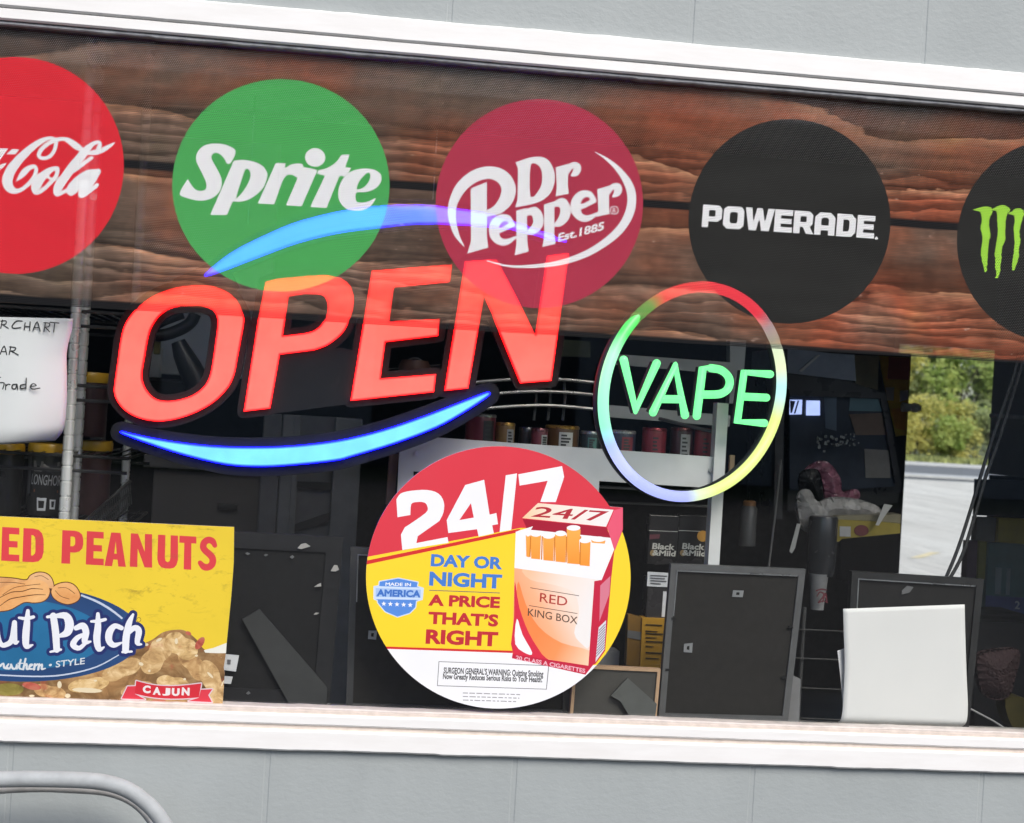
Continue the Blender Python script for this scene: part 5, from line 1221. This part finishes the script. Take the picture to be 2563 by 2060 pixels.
x0, z0, x1, z1 = face(*qa(412, 630), 16, 38, .56); mesh('brass_tab', MB().box(x0, .56, z0, x1, .58, z1, .002), M('brass_dull', (.16, .15, .06), .4, .4), ap)
x0, z0, x1, z1 = face(*qa(390, 740), 34, 78, .7); single('white_carton', MB().box(x0, 0.7, z0, x1, .74, z1, .002), M('carton_white', (.62, .63, .61), .6), 'small pale carton beside the black mirrored shape behind the letter O', 'carton', ((x0 + x1) / 2, .7, z0))
# dark partition with a round clock-like arc behind the letter E
o = single('wire_basket', MB().tube([P(955, 925, .9), P(1030, 919, .9), P(1102, 913, .9)], .0016, 6).tube([P(a, b, .92) for a, b in cr([(1010, 916), (1020, 903), (1036, 896), (1052, 900), (1064, 914)], 4, False)], .0018, 6), M('basket_wire', (.30, .27, .25), .35, .7), 'thin wire basket rim seen through the letter E', 'basket', P(1030, 925, .9))
single('round_tin', MB().lathe(P(1038, 917, .55), [(.03, -.03), (.032, 0), (.026, .012), (.01, .013)], 24), M('tin_brown', (.10, .04, .025), .5), 'round brown tin in the wire basket behind the letter E', 'tin', P(1038, 940, .55), smooth=True)

# ------------------------------------------------------------------ grey metal display shelf with cans
YS = .20
GS = M('shelf_grey_metal', (.60, .605, .60), .42, .0, sc=6); GD = M('shelf_dark_metal', (.36, .365, .365), .45, .0, sc=6)
ds = thing('display_shelf', 'grey metal display shelf with a deep front panel behind the round price sign', 'shelf', (P(1420, 1250, YS).x, YS, 0))
z5c = Zm(1000, 850, 4.312)
mesh('front_panel', MB().plate(loops([(1000, 1130), (1090, 1095), (1790, 1144), (1786, 1222), (1500, 1204), (1490, 1500), (1030, 1470), (990, 1310)]), YS, .012), GS, ds)
mesh('post', MB().plate(loops([(1796, 1008), (1824, 1010), (1800, 1420), (1772, 1418)]), YS - .012, .03), GS, ds)
mesh('upper_rail', MB().plate(loops([(1540, 886), (1840, 908), (1836, 938), (1538, 912)]), YS + .3, .012), GD, ds)
mesh('middle_rail', MB().plate(loops([(1505, 1012), (1828, 1040), (1826, 1068), (1500, 1042)]), YS + .12, .012), GD, ds)
mesh('rear_post', MB().plate(loops([(1828, 850), (1868, 852), (1856, 1010), (1826, 1010)]), YS + .32, .03), GD, ds)
z_sh = P(1450, 1119, YS).z
mesh('shelf_board', MB().box(P(1010, 1120, YS).x, YS + .013, z_sh - .028, P(1786, 1140, YS).x, YS + .30, z_sh - .016), GD, ds)
mesh('diagonal_brace', MB().tube([P(1650, 1048, YS + .10), P(1796, 1084, YS + .02)], .0035, 6), M('brace_dark', (.07, .07, .07), .5), ds)
for a, b in ((1043, 1135), (1780, 1177)):
    c = P(a, b, YS - .003); mesh('screw', MB().tube([(c.x, YS - .005, c.z), (c.x, YS + .002, c.z)], .0045, 10), STL, ds)
mesh('slot', MB().plate(loops([(1035, 1180), (1058, 1181), (1050, 1194), (1036, 1193)]), YS - .002, .003), FK, ds)
mesh('wooden_edge', MB().plate(loops([(975, 1135), (998, 1138), (985, 1270), (966, 1262)]), YS + .05, .02), M('edge_pinkish', (.20, .11, .09), .6), ds)
mesh('lower_wire', MB().tube([P(1490, 1218, YS + .02), P(1780, 1232, YS + .02)], .003, 6).tube([P(1500, 1256, YS + .1), P(1780, 1268, YS + .1)], .0025, 6), M('grey_wire', (.22, .22, .21), .35, .8), ds)
pg_ = carton('wooden_peg', 'thin pale wooden peg beside the grey shelf post', 'peg', 1832, 1170, 13, 60, YS + .03, .01, PW)
def can(px, py, w_, h_, y, body, label_col, top_col, lab, side=0.0):
    """py: foot of the can"""
    s = scale_at(px, py, y); c = P(px, py, y); r = w_ * s / 2; h = h_ * s; yc = y + r
    root = thing('tobacco_can', lab, 'can', (c.x, yc, z_sh - .014), 'cans on the grey shelf')
    z0_ = z_sh - .014
    h = max(h, c.z + h - z0_)
    mesh('body', MB().lathe((c.x, yc, z0_), [(r * .97, 0), (r, .003), (r, h - .008), (r * .98, h - .006)], 28), M('can_' + lab.split()[0] + '_' + lab.split()[1], body, .35), root, smooth=True)
    mesh('lid', MB().lathe((c.x, yc, z0_ + h - .006), [(r * 1.02, 0), (r * 1.02, .004), (r * .95, .006), (r * .3, .005)], 28), M('lid_' + lab.split()[0] + '_' + lab.split()[1], top_col, .3, .7), root, smooth=True)
    lb = MB(); n = 8; v = []
    for i in range(n + 1):
        a = side - .42 + .84 * i / n
        for zz in (.004, h - .012): v.append((c.x + (r + .0006) * math.sin(a), yc - (r + .0006) * math.cos(a), z0_ + zz))
    lb.add(v, [(2 * i, 2 * i + 2, 2 * i + 3, 2 * i + 1) for i in range(n)])
    L_ = mesh('label', lb, M('can_label_' + lab.split()[0] + '_' + lab.split()[1], label_col, .45), root)
    pr_ = MB()
    rn = random.Random(int(px))
    for k in range(5):
        z_ = z0_ + .008 + k * (h - .022) / 5
        a0, a1 = side - .3, side - .3 + rn.uniform(.3, .6); v = []
        for i in range(5):
            a = a0 + (a1 - a0) * i / 4
            for zz in (0, .0035): v.append((c.x + (r + .001) * math.sin(a), yc - (r + .001) * math.cos(a), z_ + zz))
        pr_.add(v, [(2 * i, 2 * i + 2, 2 * i + 3, 2 * i + 1) for i in range(4)])
    mesh('label_print', pr_, M('can_print', (.04, .04, .04), .5), L_)
RD, GO, SI = (.20, .02, .03), (.42, .24, .06), (.45, .45, .45)
can(1205, 1098, 76, 62, YS + .04, (.16, .025, .035), (.03, .025, .03), (.30, .28, .26), 'maroon tall can at the left end of the shelf row', .5)
can(1266, 1102, 48, 44, YS + .05, (.26, .15, .05), (.36, .36, .34), GO, 'golden small can second from the left on the shelf', .5)
can(1320, 1106, 40, 36, YS + .06, (.022, .02, .02), (.03, .03, .03), (.12, .12, .12), 'black low can third on the shelf', 0)
can(1352, 1108, 42, 36, YS + .02, (.14, .03, .04), (.36, .37, .35), (.16, .06, .07), 'wine red can with a grey label near the middle of the shelf', .55)
can(1412, 1112, 84, 46, YS + .05, (.10, .05, .02), (.48, .48, .46), GO, 'bronze wide can with a white label and gold lid', .1)
can(1482, 1118, 52, 38, YS + .05, (.02, .03, .03), (.07, .18, .15), (.25, .27, .27), 'green black can left of the light ring', 0)
can(1560, 1122, 72, 44, YS + .04, (.03, .035, .06), (.20, .03, .04), SI, 'navy can with a red label inside the light ring', .3)
can(1642, 1128, 60, 56, YS + .04, RD, (.24, .025, .04), (.20, .03, .04), 'red can in the middle of the light ring', 0)
can(1712, 1130, 58, 58, YS + .05, (.05, .02, .025), (.32, .32, .32), (.10, .03, .03), 'dark red can with a silver stripe', .1)
can(1766, 1134, 48, 60, YS + .04, RD, (.22, .02, .03), (.2, .03, .03), 'bright red can against the grey shelf post', 0)
arcs = thing('curved_wire_rack', 'curved steel wire rack above the cans right of the letter N', 'rack', P(1340, 1020, YS + .35))
for l in ([(1180, 958), (1260, 951), (1340, 948), (1420, 951), (1500, 959)], [(1240, 985), (1320, 980), (1400, 981), (1485, 988)], [(1215, 1022), (1300, 1016), (1380, 1015), (1490, 1024)]):
    mesh('wire', MB().tube([P(a, b, YS + .35) for a, b in cr(l, 4, False)], .0034, 8), M('steel_wire', (.45, .45, .45), .3, .9), arcs, smooth=True)
for a in (1340, 1375, 1412): mesh('hook', MB().tube([P(a, 950, YS + .36), P(a + 2, 1000, YS + .36), P(a - 4, 1052, YS + .36)], .003, 6), M('clear_hook', (.10, .105, .11), .3), arcs)
single('price_card', MB().plate(loops([(1405, 850), (1478, 855), (1478, 895), (1405, 892)]), YS + .5, .004), M('olive_card', (.075, .08, .04), .6), 'dull olive card right of the letter N', 'card', P(1440, 894, YS + .5))

# ------------------------------------------------------------------ goods under the shelf
YP = .27
def blackbox(cx, lab, sticker):
    root = carton('cigar_carton', lab, 'carton', cx, 1352, 74, 122, YP, .03, M('carton_black', (.02, .018, .018), .25, sc=20), 'black cigar cartons under the grey shelf')
    x = cx - 34
    t1 = word('Black', (cx - 28, 1374), (cx + 28, 1377), 15, .03, 2); t2 = word('&Mild', (cx - 28, 1390), (cx + 30, 1393), 14, .03, 2)
    V_, T_ = cdt(cat(t1, t2)); T_ = T_[inside(cat(t1, t2), V_[T_].mean(1))]
    mesh('lettering', MB().tris(V_, T_, YP - .001), M('cream_print', (.55, .53, .48), .5), root)
    mesh('flap_line', MB().plate(loops([(cx - 36, 1327), (cx + 36, 1330), (cx + 36, 1331.5), (cx - 36, 1328.5)]), YP - .001, .0005), M('cream_print', (.55, .53, .48), .5), root)
    mesh('wood_tip', MB().plate(loops(ell(cx - 26, 1384, 7, 8, 14)), YP - .0005, .0004), M('tan_print', (.30, .2, .08), .5), root)
    if sticker: mesh('round_sticker', MB().plate(loops(ell(cx + 24, 1342, 14, 14, 24)), YP - .0012, .0004), M('orange_sticker', (.52, .25, .03), .5), root)
    else: mesh('red_panel', MB().plate(loops([(cx - 34, 1338), (cx - 8, 1337), (cx - 10, 1348), (cx - 34, 1350)]), YP - .001, .0004), M('panel_maroon', (.10, .02, .03), .5), root)
blackbox(1660, 'black cigar carton with cream lettering and a dark red corner, left of its pair', False)
blackbox(1735, 'black cigar carton with cream lettering and a round orange sticker', True)
rt_ = carton('cigar_carton', 'white labelled lower carton left of the big dark frame', 'carton', 1652, 1500, 66, 106, YP - .02, .04, M('carton_dark', (.035, .033, .035), .3), None)
mesh('white_label', MB().plate(loops([(1621, 1431), (1676, 1434), (1675, 1470), (1619, 1467)]), YP - .022, .001), M('label_white', (.62, .63, .65), .5), rt_)
for k in range(4): mesh('label_line', MB().plate(loops([(1628, 1439 + k * 6.5), (1628 + (42, 36, 40, 26)[k], 1441 + k * 6.5), (1628 + (42, 36, 40, 26)[k], 1443.4 + k * 6.5), (1628, 1441.4 + k * 6.5)]), YP - .0235, .0005), M('label_ink', (.08, .08, .09), .5), rt_)
mesh('price_strip', MB().plate(loops([(1660, 1480), (1672, 1481), (1668, 1545), (1656, 1544)]), YP - .022, .001), M('label_white', (.62, .63, .65), .5), rt_)
yb = thing('yellow_carton', 'yellow orange carton with black print, left of the big dark frame', 'carton', P(1620, 1675, YP))
mesh('front', MB().plate(loops([(1608, 1546), (1668, 1549), (1656, 1676), (1602, 1672)]), YP - .03, .03), M('carton_yellow', (.52, .27, .02), .5), yb)
mesh('side', MB().plate(loops([(1572, 1537), (1608, 1546), (1602, 1672), (1568, 1664)]), YP - .026, .02), M('carton_side', (.20, .10, .01), .5), yb)
for k, (y_, L_) in enumerate(((1562, 42), (1578, 30), (1584, 46), (1594, 28), (1604, 46), (1616, 20), (1632, 46), (1646, 34))):
    mesh('print_line', MB().plate(loops([(1616, y_), (1616 + L_, y_ + 2), (1616 + L_, y_ + (5 if k % 2 == 0 else 3.5)), (1616, y_ + 3)]), YP - .0315, .0005), M('print_black', (.05, .035, .01), .5), yb)
mesh('grey_band', MB().plate(loops([(1571, 1577), (1605, 1582), (1604, 1602), (1570, 1596)]), YP - .0275, .0005), M('band_grey', (.12, .12, .12), .5), yb)
carton('small_carton', 'small grey carton with a dark mark beside the yellow carton', 'carton', 1520, 1652, 60, 46, YP + .05, .05, M('carton_pale', (.26, .26, .27), .6))
# wire shelf at the lower right
wr = thing('low_wire_shelf', 'low dark wire shelf between the big dark frame and the blank sheet', 'rack', (P(2060, 1800, .5).x, .5, 0))
for yy in (1578, 1650, 1724, 1800): mesh('wire', MB().tube([P(1990, yy - 3, .5), P(2060, yy, .5), P(2150, yy + 4, .5)], .0015, 6), M('wire_grey', (.05, .05, .05), .5), wr)
for xx in (2014, 2140): mesh('upright', MB().tube([P(xx, 1520, .51), (P(xx, 1520, .51).x, .51, 0)], .004, 8), M('wire_grey', (.05, .05, .05), .5), wr)
# ================================================================== right hand side of the shop inside
YK = .95
LC = M('cabinet_black', (0.0286, 0.0286, 0.0308), .3); LG = M('cabinet_glass_dark', (.05, .06, .08), .15, spec=.6)
k1 = Zm(1900, 850, 2.888); zk = lambda *p: zl(k1, p)
lot = thing('ticket_machine', 'large black glass fronted ticket machine with sloping right edge, right of the VAPE sign', 'machine', (P(2100, 1400, YK).x, YK, 0))
mesh('housing', MB().plate(loops(zk((210, 240), (560, 250), (700, 320), (905, 390), (1030, 1050), (1000, 1180), (560, 1240), (205, 1240))), YK + .03, .35), LC, lot)
mesh('outer_bezel', MB().plate(loops(zk((215, 365), (912, 385), (1030, 1040), (985, 1040), (880, 425), (225, 405))), YK, .03), LC, lot)
mesh('screen', MB().plate(loops(zk((222, 405), (870, 425), (985, 1060), (540, 1090), (222, 1090))), YK + .012, .016), LG, lot)
mesh('hood', MB().plate(loops(zk((205, 60), (520, 100), (690, 110), (700, 300), (205, 240))), YK + .02, .3), M('hood_blue_grey', (0.225, 0.261, 0.3375), .35), lot)
mesh('hood_trim', MB().plate(loops(zk((290, 225), (425, 110), (442, 112), (310, 232))), YK + .008, .004), M('trim_grey', (0.42, 0.42, 0.435), .4), lot)
LED = EM('lit_display_panel', (.55, .68, 1.25), 1.0)
d_ = mesh('lit_panel', MB().plate(loops(zk((225, 435), (312, 435), (308, 540), (222, 542))), YK + .006, .004), LED, lot)
mesh('numerals', MB().plate(loops(zk((225, 440), (262, 445), (238, 530), (228, 530))), YK + .003, .002).plate(loops(zk((280, 440), (290, 442), (262, 535), (252, 535))), YK + .003, .002), M('numeral_blue', (.03, .04, .10), .5), d_)
mesh('lit_panel', MB().plate(loops(zk((345, 440), (440, 442), (440, 548), (343, 548))), YK + .006, .004), LED, lot)
for q, mcol in (([(470, 400), (560, 410), (560, 660), (480, 640)], (.035, .05, .07)), ([(660, 420), (860, 430), (890, 520), (650, 515)], (.04, .075, .09)), ([(650, 540), (890, 530), (950, 690), (700, 690)], (.06, .04, .03)), ([(760, 790), (940, 800), (950, 1000), (770, 1000)], (.085, .08, .075))):
    mesh('inner_card', MB().plate(loops(zk(*q)), YK + .009, .002), M('inner_card_%d' % int(mcol[0] * 1000), tuple(3 * v for v in mcol), .5), lot)
rn = random.Random(9); js = MB()
for k in range(60):
    a, b = rn.uniform(420, 720), 690 + rn.gauss(40, 28); c = P(*k1(a, b), YK - .02); r = rn.uniform(.001, .0035); js.box(c.x - r, c.y, c.z - r, c.x + r, c.y + r, c.z + r, r * .3)
single('tangled_chain', js, M('silver_bits', (.4, .4, .4), .25, 1.0), 'heap of small silvery trinkets in front of the black machine', 'trinkets', P(*k1(580, 760), YK - .02))
mesh('side_post', MB().plate(loops([(1946, 880), (1966, 880), (1958, 1300), (1936, 1300)]), YK - .01, .03), M('post_dark', (0.07, 0.07, 0.072), .4), lot)
# bags in front of the machine
def bag(name, label, outline, y, depth, mat, seed, cat_='bag'):
    """crumpled bag: outline filled out to a puffed, creased body"""
    sh = loops(cr(outline, 4)); rn = random.Random(seed)
    lo, hi = sh.min((0, 1)), sh.max((0, 1)); st = max(4, (hi[0] - lo[0]) / 26)
    pts = []
    E_ = [tuple(map(tuple, e)) for e in sh]
    g_ = [(x + rn.uniform(-.3, .3) * st, yy + rn.uniform(-.3, .3) * st) for x in np.arange(lo[0], hi[0], st) for yy in np.arange(lo[1], hi[1], st)]
    g_ = [g_[i] for i in np.nonzero(inside(sh, np.array(g_)))[0]]
    vs_ = [Vector((round(e[0][0], 3), round(e[0][1], 3))) for e in sh]; n0 = len(vs_)
    r = delaunay_2d_cdt(vs_ + [Vector(p) for p in g_], [(i, (i + 1) % n0) for i in range(n0)], [], 0, 1e-3)
    V_ = np.array([tuple(v) for v in r[0]]); T_ = np.array([tuple(f) for f in r[2]]); T_ = T_[inside(sh, V_[T_].mean(1))]
    eb = sh.mean(1)
    def to(sign):
        def f(a, b):
            d = np.sqrt(((eb - np.array([a, b])) ** 2).sum(1)).min() / (max(hi - lo) * .5)
            puff = min(1, d * 1.6) ** .6
            p = P(a, b, y); return p + Vector((0, sign * depth * (puff + .0) + (rn.uniform(-.06, .06) * depth * puff), 0))
        return f
    mb = MB().tris(V_, T_, y, 0, to(-1)); mb2 = MB().tris(V_, T_[:, ::-1], y, 0, to(1)); mb.add(mb2.v, [f[::-1] for f in mb2.f])
    c = [outline[int(np.argmax([p[1] for p in outline]))]]
    return single(name, mb, mat, label, cat_, P(c[0][0], c[0][1], y))
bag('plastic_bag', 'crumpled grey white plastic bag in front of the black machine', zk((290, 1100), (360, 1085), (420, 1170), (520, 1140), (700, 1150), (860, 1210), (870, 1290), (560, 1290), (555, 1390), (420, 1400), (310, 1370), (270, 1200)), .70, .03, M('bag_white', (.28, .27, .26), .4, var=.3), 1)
bag('plastic_bag', 'pink tinted clear plastic bag behind the grey white one', zk((330, 950), (420, 880), (500, 890), (580, 1000), (600, 1100), (700, 1080), (715, 1150), (560, 1190), (480, 1160), (440, 1000)), .76, .025, M('bag_pink', (.24, .10, .14), .25, var=.5, sc=60), 2)
bag('plastic_bag', 'black bag slumped left of the pink tinted bag', zk((300, 960), (420, 940), (455, 1080), (450, 1170), (400, 1165), (340, 1090), (290, 1080)), .735, .015, M('bag_black', (.008, .008, .009), .4), 3)
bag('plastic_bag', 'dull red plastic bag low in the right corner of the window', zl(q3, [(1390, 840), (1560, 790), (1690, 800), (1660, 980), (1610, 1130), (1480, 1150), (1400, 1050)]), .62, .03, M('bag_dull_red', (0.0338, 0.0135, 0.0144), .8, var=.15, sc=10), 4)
bx_ = thing('yellow_box', 'yellow box with a red spot and white label in front of the black machine', 'box', P(*k1(790, 1450), .66))
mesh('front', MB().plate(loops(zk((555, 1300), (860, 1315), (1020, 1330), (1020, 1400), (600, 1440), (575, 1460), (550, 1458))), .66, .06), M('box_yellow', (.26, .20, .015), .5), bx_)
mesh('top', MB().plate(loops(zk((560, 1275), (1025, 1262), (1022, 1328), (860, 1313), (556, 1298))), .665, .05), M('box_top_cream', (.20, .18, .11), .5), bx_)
mesh('red_spot', MB().plate(loops([k1(*p) for p in ell(740, 1380, 52, 40, 24)]), .658, .001), M('spot_red', (.10, .012, .012), .5), bx_)
mesh('label', MB().plate(loops(zk((583, 1350), (662, 1352), (662, 1425), (583, 1422))), .658, .001), M('label_grey', (.36, .36, .36), .5), bx_)
single('paper_slip', MB().plate(loops(zk((905, 1188), (965, 1198), (905, 1280), (865, 1345), (842, 1340), (870, 1270))), .64, .001), M('slip_white', (.42, .42, .40), .6), 'torn white paper slip hanging over the yellow box', 'paper', P(*k1(855, 1344), .64))
# cup and sleeve
def cup(px, py0, py1, w0, w1, y, lab):
    s = scale_at(px, py1, y); c = P(px, py1, y); h = (py1 - py0) * s
    root = thing('foam_cup', lab, 'cup', (c.x, y + .03, c.z))
    r0, r1 = w0 * s / 2, w1 * s / 2
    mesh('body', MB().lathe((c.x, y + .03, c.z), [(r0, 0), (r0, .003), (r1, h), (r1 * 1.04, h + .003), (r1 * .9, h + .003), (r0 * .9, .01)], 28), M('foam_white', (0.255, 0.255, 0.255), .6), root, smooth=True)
    q = brush(*[zl(w2, l) for l in ([(1425, 660, 5), (1460, 650, 6), (1500, 655, 4)], [(1430, 700, 4), (1450, 670, 6), (1480, 690, 6), (1440, 745, 5)], [(1470, 740, 5), (1490, 680, 6), (1500, 740, 5)], [(1445, 745, 4), (1475, 735, 4), (1505, 745, 4)])])
    V_, T_ = cdt(q); T_ = T_[inside(q, V_[T_].mean(1))]
    mesh('red_print', MB().tris(V_, T_, y - .004), M('cup_red', (.14, .02, .03), .5), root)
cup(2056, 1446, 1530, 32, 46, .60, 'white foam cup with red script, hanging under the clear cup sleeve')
sl = thing('cup_sleeve', 'clear hanging sleeve of stacked pale cups, right of the big dark frame', 'cup dispenser', P(2060, 1446, .60))
s = scale_at(2068, 1440, .6); c = P(2068, 1446, .6)
mesh('tube', MB().lathe((c.x, .64, c.z), [(.026, 0), (.030, .03), (.031, .12), (.029, .125)], 24), M('sleeve_grey', (0.0281, 0.0297, 0.033), .25), sl, smooth=True)
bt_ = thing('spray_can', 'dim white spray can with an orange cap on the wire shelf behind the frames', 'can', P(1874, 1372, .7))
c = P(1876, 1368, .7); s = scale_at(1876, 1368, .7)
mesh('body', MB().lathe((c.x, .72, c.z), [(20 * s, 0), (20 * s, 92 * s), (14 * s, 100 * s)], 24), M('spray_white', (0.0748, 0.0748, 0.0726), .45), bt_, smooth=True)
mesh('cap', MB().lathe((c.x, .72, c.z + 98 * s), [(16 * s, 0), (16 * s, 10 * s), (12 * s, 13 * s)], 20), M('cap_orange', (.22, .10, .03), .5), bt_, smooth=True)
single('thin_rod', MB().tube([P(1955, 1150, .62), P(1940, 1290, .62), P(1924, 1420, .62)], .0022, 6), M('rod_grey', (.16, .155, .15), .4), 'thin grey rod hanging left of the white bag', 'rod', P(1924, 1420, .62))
single('paper_tag', MB().plate(loops([(1995, 1310), (2004, 1312), (1990, 1372), (1982, 1385), (1976, 1380)]), .6, .001), M('slip_white', (.42, .42, .40), .6), 'narrow white tag hanging below the white bag', 'tag', P(1980, 1384, .6))
# stickers column beside the far glass
YD = 1.9
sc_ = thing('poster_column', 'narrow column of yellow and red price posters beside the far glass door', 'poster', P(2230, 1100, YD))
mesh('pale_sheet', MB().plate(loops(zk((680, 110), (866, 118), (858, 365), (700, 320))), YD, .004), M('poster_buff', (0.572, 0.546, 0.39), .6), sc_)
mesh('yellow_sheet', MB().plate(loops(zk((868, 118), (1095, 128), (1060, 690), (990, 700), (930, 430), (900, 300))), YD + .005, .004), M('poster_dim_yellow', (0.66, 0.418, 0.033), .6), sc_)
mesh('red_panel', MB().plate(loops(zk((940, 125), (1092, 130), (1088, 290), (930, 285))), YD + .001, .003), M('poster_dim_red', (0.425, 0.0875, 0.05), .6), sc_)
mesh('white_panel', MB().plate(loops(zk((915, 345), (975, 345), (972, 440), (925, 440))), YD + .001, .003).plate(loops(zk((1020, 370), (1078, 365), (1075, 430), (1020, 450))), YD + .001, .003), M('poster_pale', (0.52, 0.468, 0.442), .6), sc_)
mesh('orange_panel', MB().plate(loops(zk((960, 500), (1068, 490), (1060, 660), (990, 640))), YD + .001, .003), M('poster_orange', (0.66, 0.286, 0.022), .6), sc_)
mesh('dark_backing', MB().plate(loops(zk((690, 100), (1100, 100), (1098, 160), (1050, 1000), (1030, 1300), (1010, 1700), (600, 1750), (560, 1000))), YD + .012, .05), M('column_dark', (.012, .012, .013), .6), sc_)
kn = thing('door_knob', 'shiny chrome door knob at the edge of the far glass', 'door knob', P(*k1(1080, 490), YD - .05))
c = P(*k1(1125, 496), YD - .05)
mesh('knob', MB().lathe((c.x, c.y, c.z - .012), [(.006, 0), (.016, .006), (.018, .014), (.012, .024), (.004, .027)], 20), M('glint_white', (.88, .87, .82), .3), kn, smooth=True)  # near white colour stands in for the glint on the chrome
c2 = P(*k1(1035, 488), YD - .05); mesh('lever', MB().tube([c2, c2 + Vector((.055, 0, 0))], [.014, .008], 12), M('glint_white', (.88, .87, .82), .3), kn, smooth=True)
# far door: frame and glass
dr = thing('glass_door', 'far glass door with a thin metal frame looking out on the parking lot', 'door', ((OX0 + OX1) / 2, BY + .05, 0))
zt = P(2370, 830, BY).z; AL = M('aluminium', (.30, .30, .30), .4, .8)
for xx in (OX0 + .02, OX1 - .02): mesh('stile', MB().box(xx - .02, BY + .03, .003, xx + .02, BY + .07, zt - .002, .003), AL, dr)
mesh('rail', MB().box(OX0 + .041, BY + .03, .003, OX1 - .041, BY + .07, .12, .003), AL, dr); mesh('rail', MB().box(OX0 + .041, BY + .03, zt - .08, OX1 - .041, BY + .07, zt - .002, .003), AL, dr)
mesh('pane', MB().box(OX0 + .041, BY + .048, .122, OX1 - .041, BY + .054, zt - .082), glassmat(), dr)
# cooler and cartons at the right edge
co_ = thing('cooler', 'grey drinks cooler side at the right edge of the window', 'cooler', (P(2530, 1100, 1.7).x, 1.7, 0))
KG = M('cooler_grey', (0.39, 0.39, 0.403), .45, sc=5)
x0, z0, x1, z1 = span(2488, 880, 2536, 1195, 2.1)
z0 = P(2500, 1195, 1.7).z
mesh('side_panel', MB().box(x0, 1.7, z0, x1, 2.1, z1 + .3, .004), KG, co_)
x0b, _, x1b, _ = span(2544, 880, 2760, 1195, 2.1); mesh('door_panel', MB().box(x0b, 1.7, z0, x1b, 2.1, z1 + .3, .004), KG, co_)
mesh('gap_seal', MB().box(x1 + .001, 1.72, z0, x0b - .001, 2.08, z1 + .3), FK, co_)
mesh('top_ledge', MB().tube([P(2478, 1040, 1.68), P(2700, 1052, 1.68)], .006, 8), M('ledge_pale', (0.6, 0.6, 0.6), .4), co_)
mesh('base', MB().box(x0 + .003, 1.72, 0, x1b, 2.09, z0 - .003), M('cooler_base', (0.06, 0.06, 0.07), .6), co_)
def pc(label, q, y, mat, d=.035, grp='cartons stacked at the right edge'):
    root = thing('stacked_carton', label, 'carton', P(q[3][0], q[3][1], y), grp); mesh('front', MB().plate(loops(q), y, d), mat, root); return root
pc('dark grey carton under the grey cooler', [(2452, 1200), (2580, 1204), (2576, 1296), (2448, 1290)], 1.45, M('pack_dark', (0.088, 0.088, 0.099), .5))
pc('slate grey carton with pale bands, left end of the middle row', [(2446, 1294), (2494, 1296), (2490, 1356), (2443, 1354)], 1.44, M('pack_slate', (0.132, 0.144, 0.144), .5))
a_ = pc('dull yellow carton in the middle row by the right edge', [(2500, 1296), (2620, 1302), (2616, 1380), (2496, 1374)], 1.43, M('pack_yellow', (0.384, 0.3, 0.0288), .5))
a_ = pc('dark purple carton at the foot of the far glass', [(2424, 1354), (2450, 1354), (2446, 1450), (2418, 1448)], 1.38, M('pack_purple', (0.108, 0.072, 0.108), .5))
a_ = pc('olive yellow strip carton beside the purple one', [(2451, 1355), (2472, 1356), (2468, 1450), (2447, 1450)], 1.37, M('pack_olive', (0.22, 0.22, 0.044), .5))
a_ = pc('teal carton with bottle pictures and the number 2 in the right corner', [(2474, 1358), (2640, 1368), (2628, 1560), (2464, 1548)], 1.36, M('pack_teal', (0.066, 0.165, 0.176), .5))
mesh('blue_band', MB().plate(loops([(2468, 1490), (2634, 1500), (2630, 1544), (2465, 1536)]), 1.358, .001), M('band_blue', (0.072, 0.108, 0.264), .5), a_)
mesh('numeral', MB().plate(word('2', (2540, 1524), (2552, 1525), 20, .02), 1.356, .001), M('numeral_pale', (0.5, 0.54, 0.6), .5), a_)
mesh('bottle_picture', MB().plate(loops([(2492, 1420), (2508, 1421), (2504, 1488), (2490, 1487)]), 1.358, .001).plate(loops([(2520, 1422), (2530, 1423), (2527, 1490), (2517, 1489)]), 1.358, .001), M('bottle_pale', (0.264, 0.33, 0.352), .5), a_)
single('tray', MB().plate(loops([(2430, 1556), (2640, 1560), (2630, 1860), (2440, 1840)]), .9, .3), M('tray_black', (0.018, 0.018, 0.0195), .5), 'black counter side at the lower right corner of the window', 'counter', P(2530, 1860, .9))
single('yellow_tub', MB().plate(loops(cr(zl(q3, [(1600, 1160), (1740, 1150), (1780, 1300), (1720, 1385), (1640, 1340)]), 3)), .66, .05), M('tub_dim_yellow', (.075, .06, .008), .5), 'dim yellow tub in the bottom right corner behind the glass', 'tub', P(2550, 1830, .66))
single('plastic_stick', MB().tube([P(*q3(1340, 1222), .3), P(*q3(1510, 1312), .3), P(*q3(1600, 1370), .3)], .0018, 6), M('stick_grey', (.3, .3, .3), .4), 'thin clear plastic stick lying at the bottom right', 'stick', P(*q3(1600, 1370), .3))
# cables hanging down in front of the far glass
for k, (l, lab) in enumerate((([(2552, 880), (2530, 960), (2486, 1090), (2458, 1180), (2425, 1290), (2395, 1380), (2366, 1450)], 'black cable hanging in front of the far glass, the left one of the pair'), ([(2566, 880), (2540, 970), (2500, 1100), (2468, 1190), (2440, 1290), (2408, 1390), (2376, 1450)], 'black cable hanging in front of the far glass, the right one of the pair'))):
    pts = [P(a, b, .24 + .01 * k) for a, b in cr(l, 5, False)]
    single('cable', MB().tube(pts, .0036, 8), M('cable_black', (.02, .02, .02), .45), lab, 'cable', pts[-1], smooth=True)
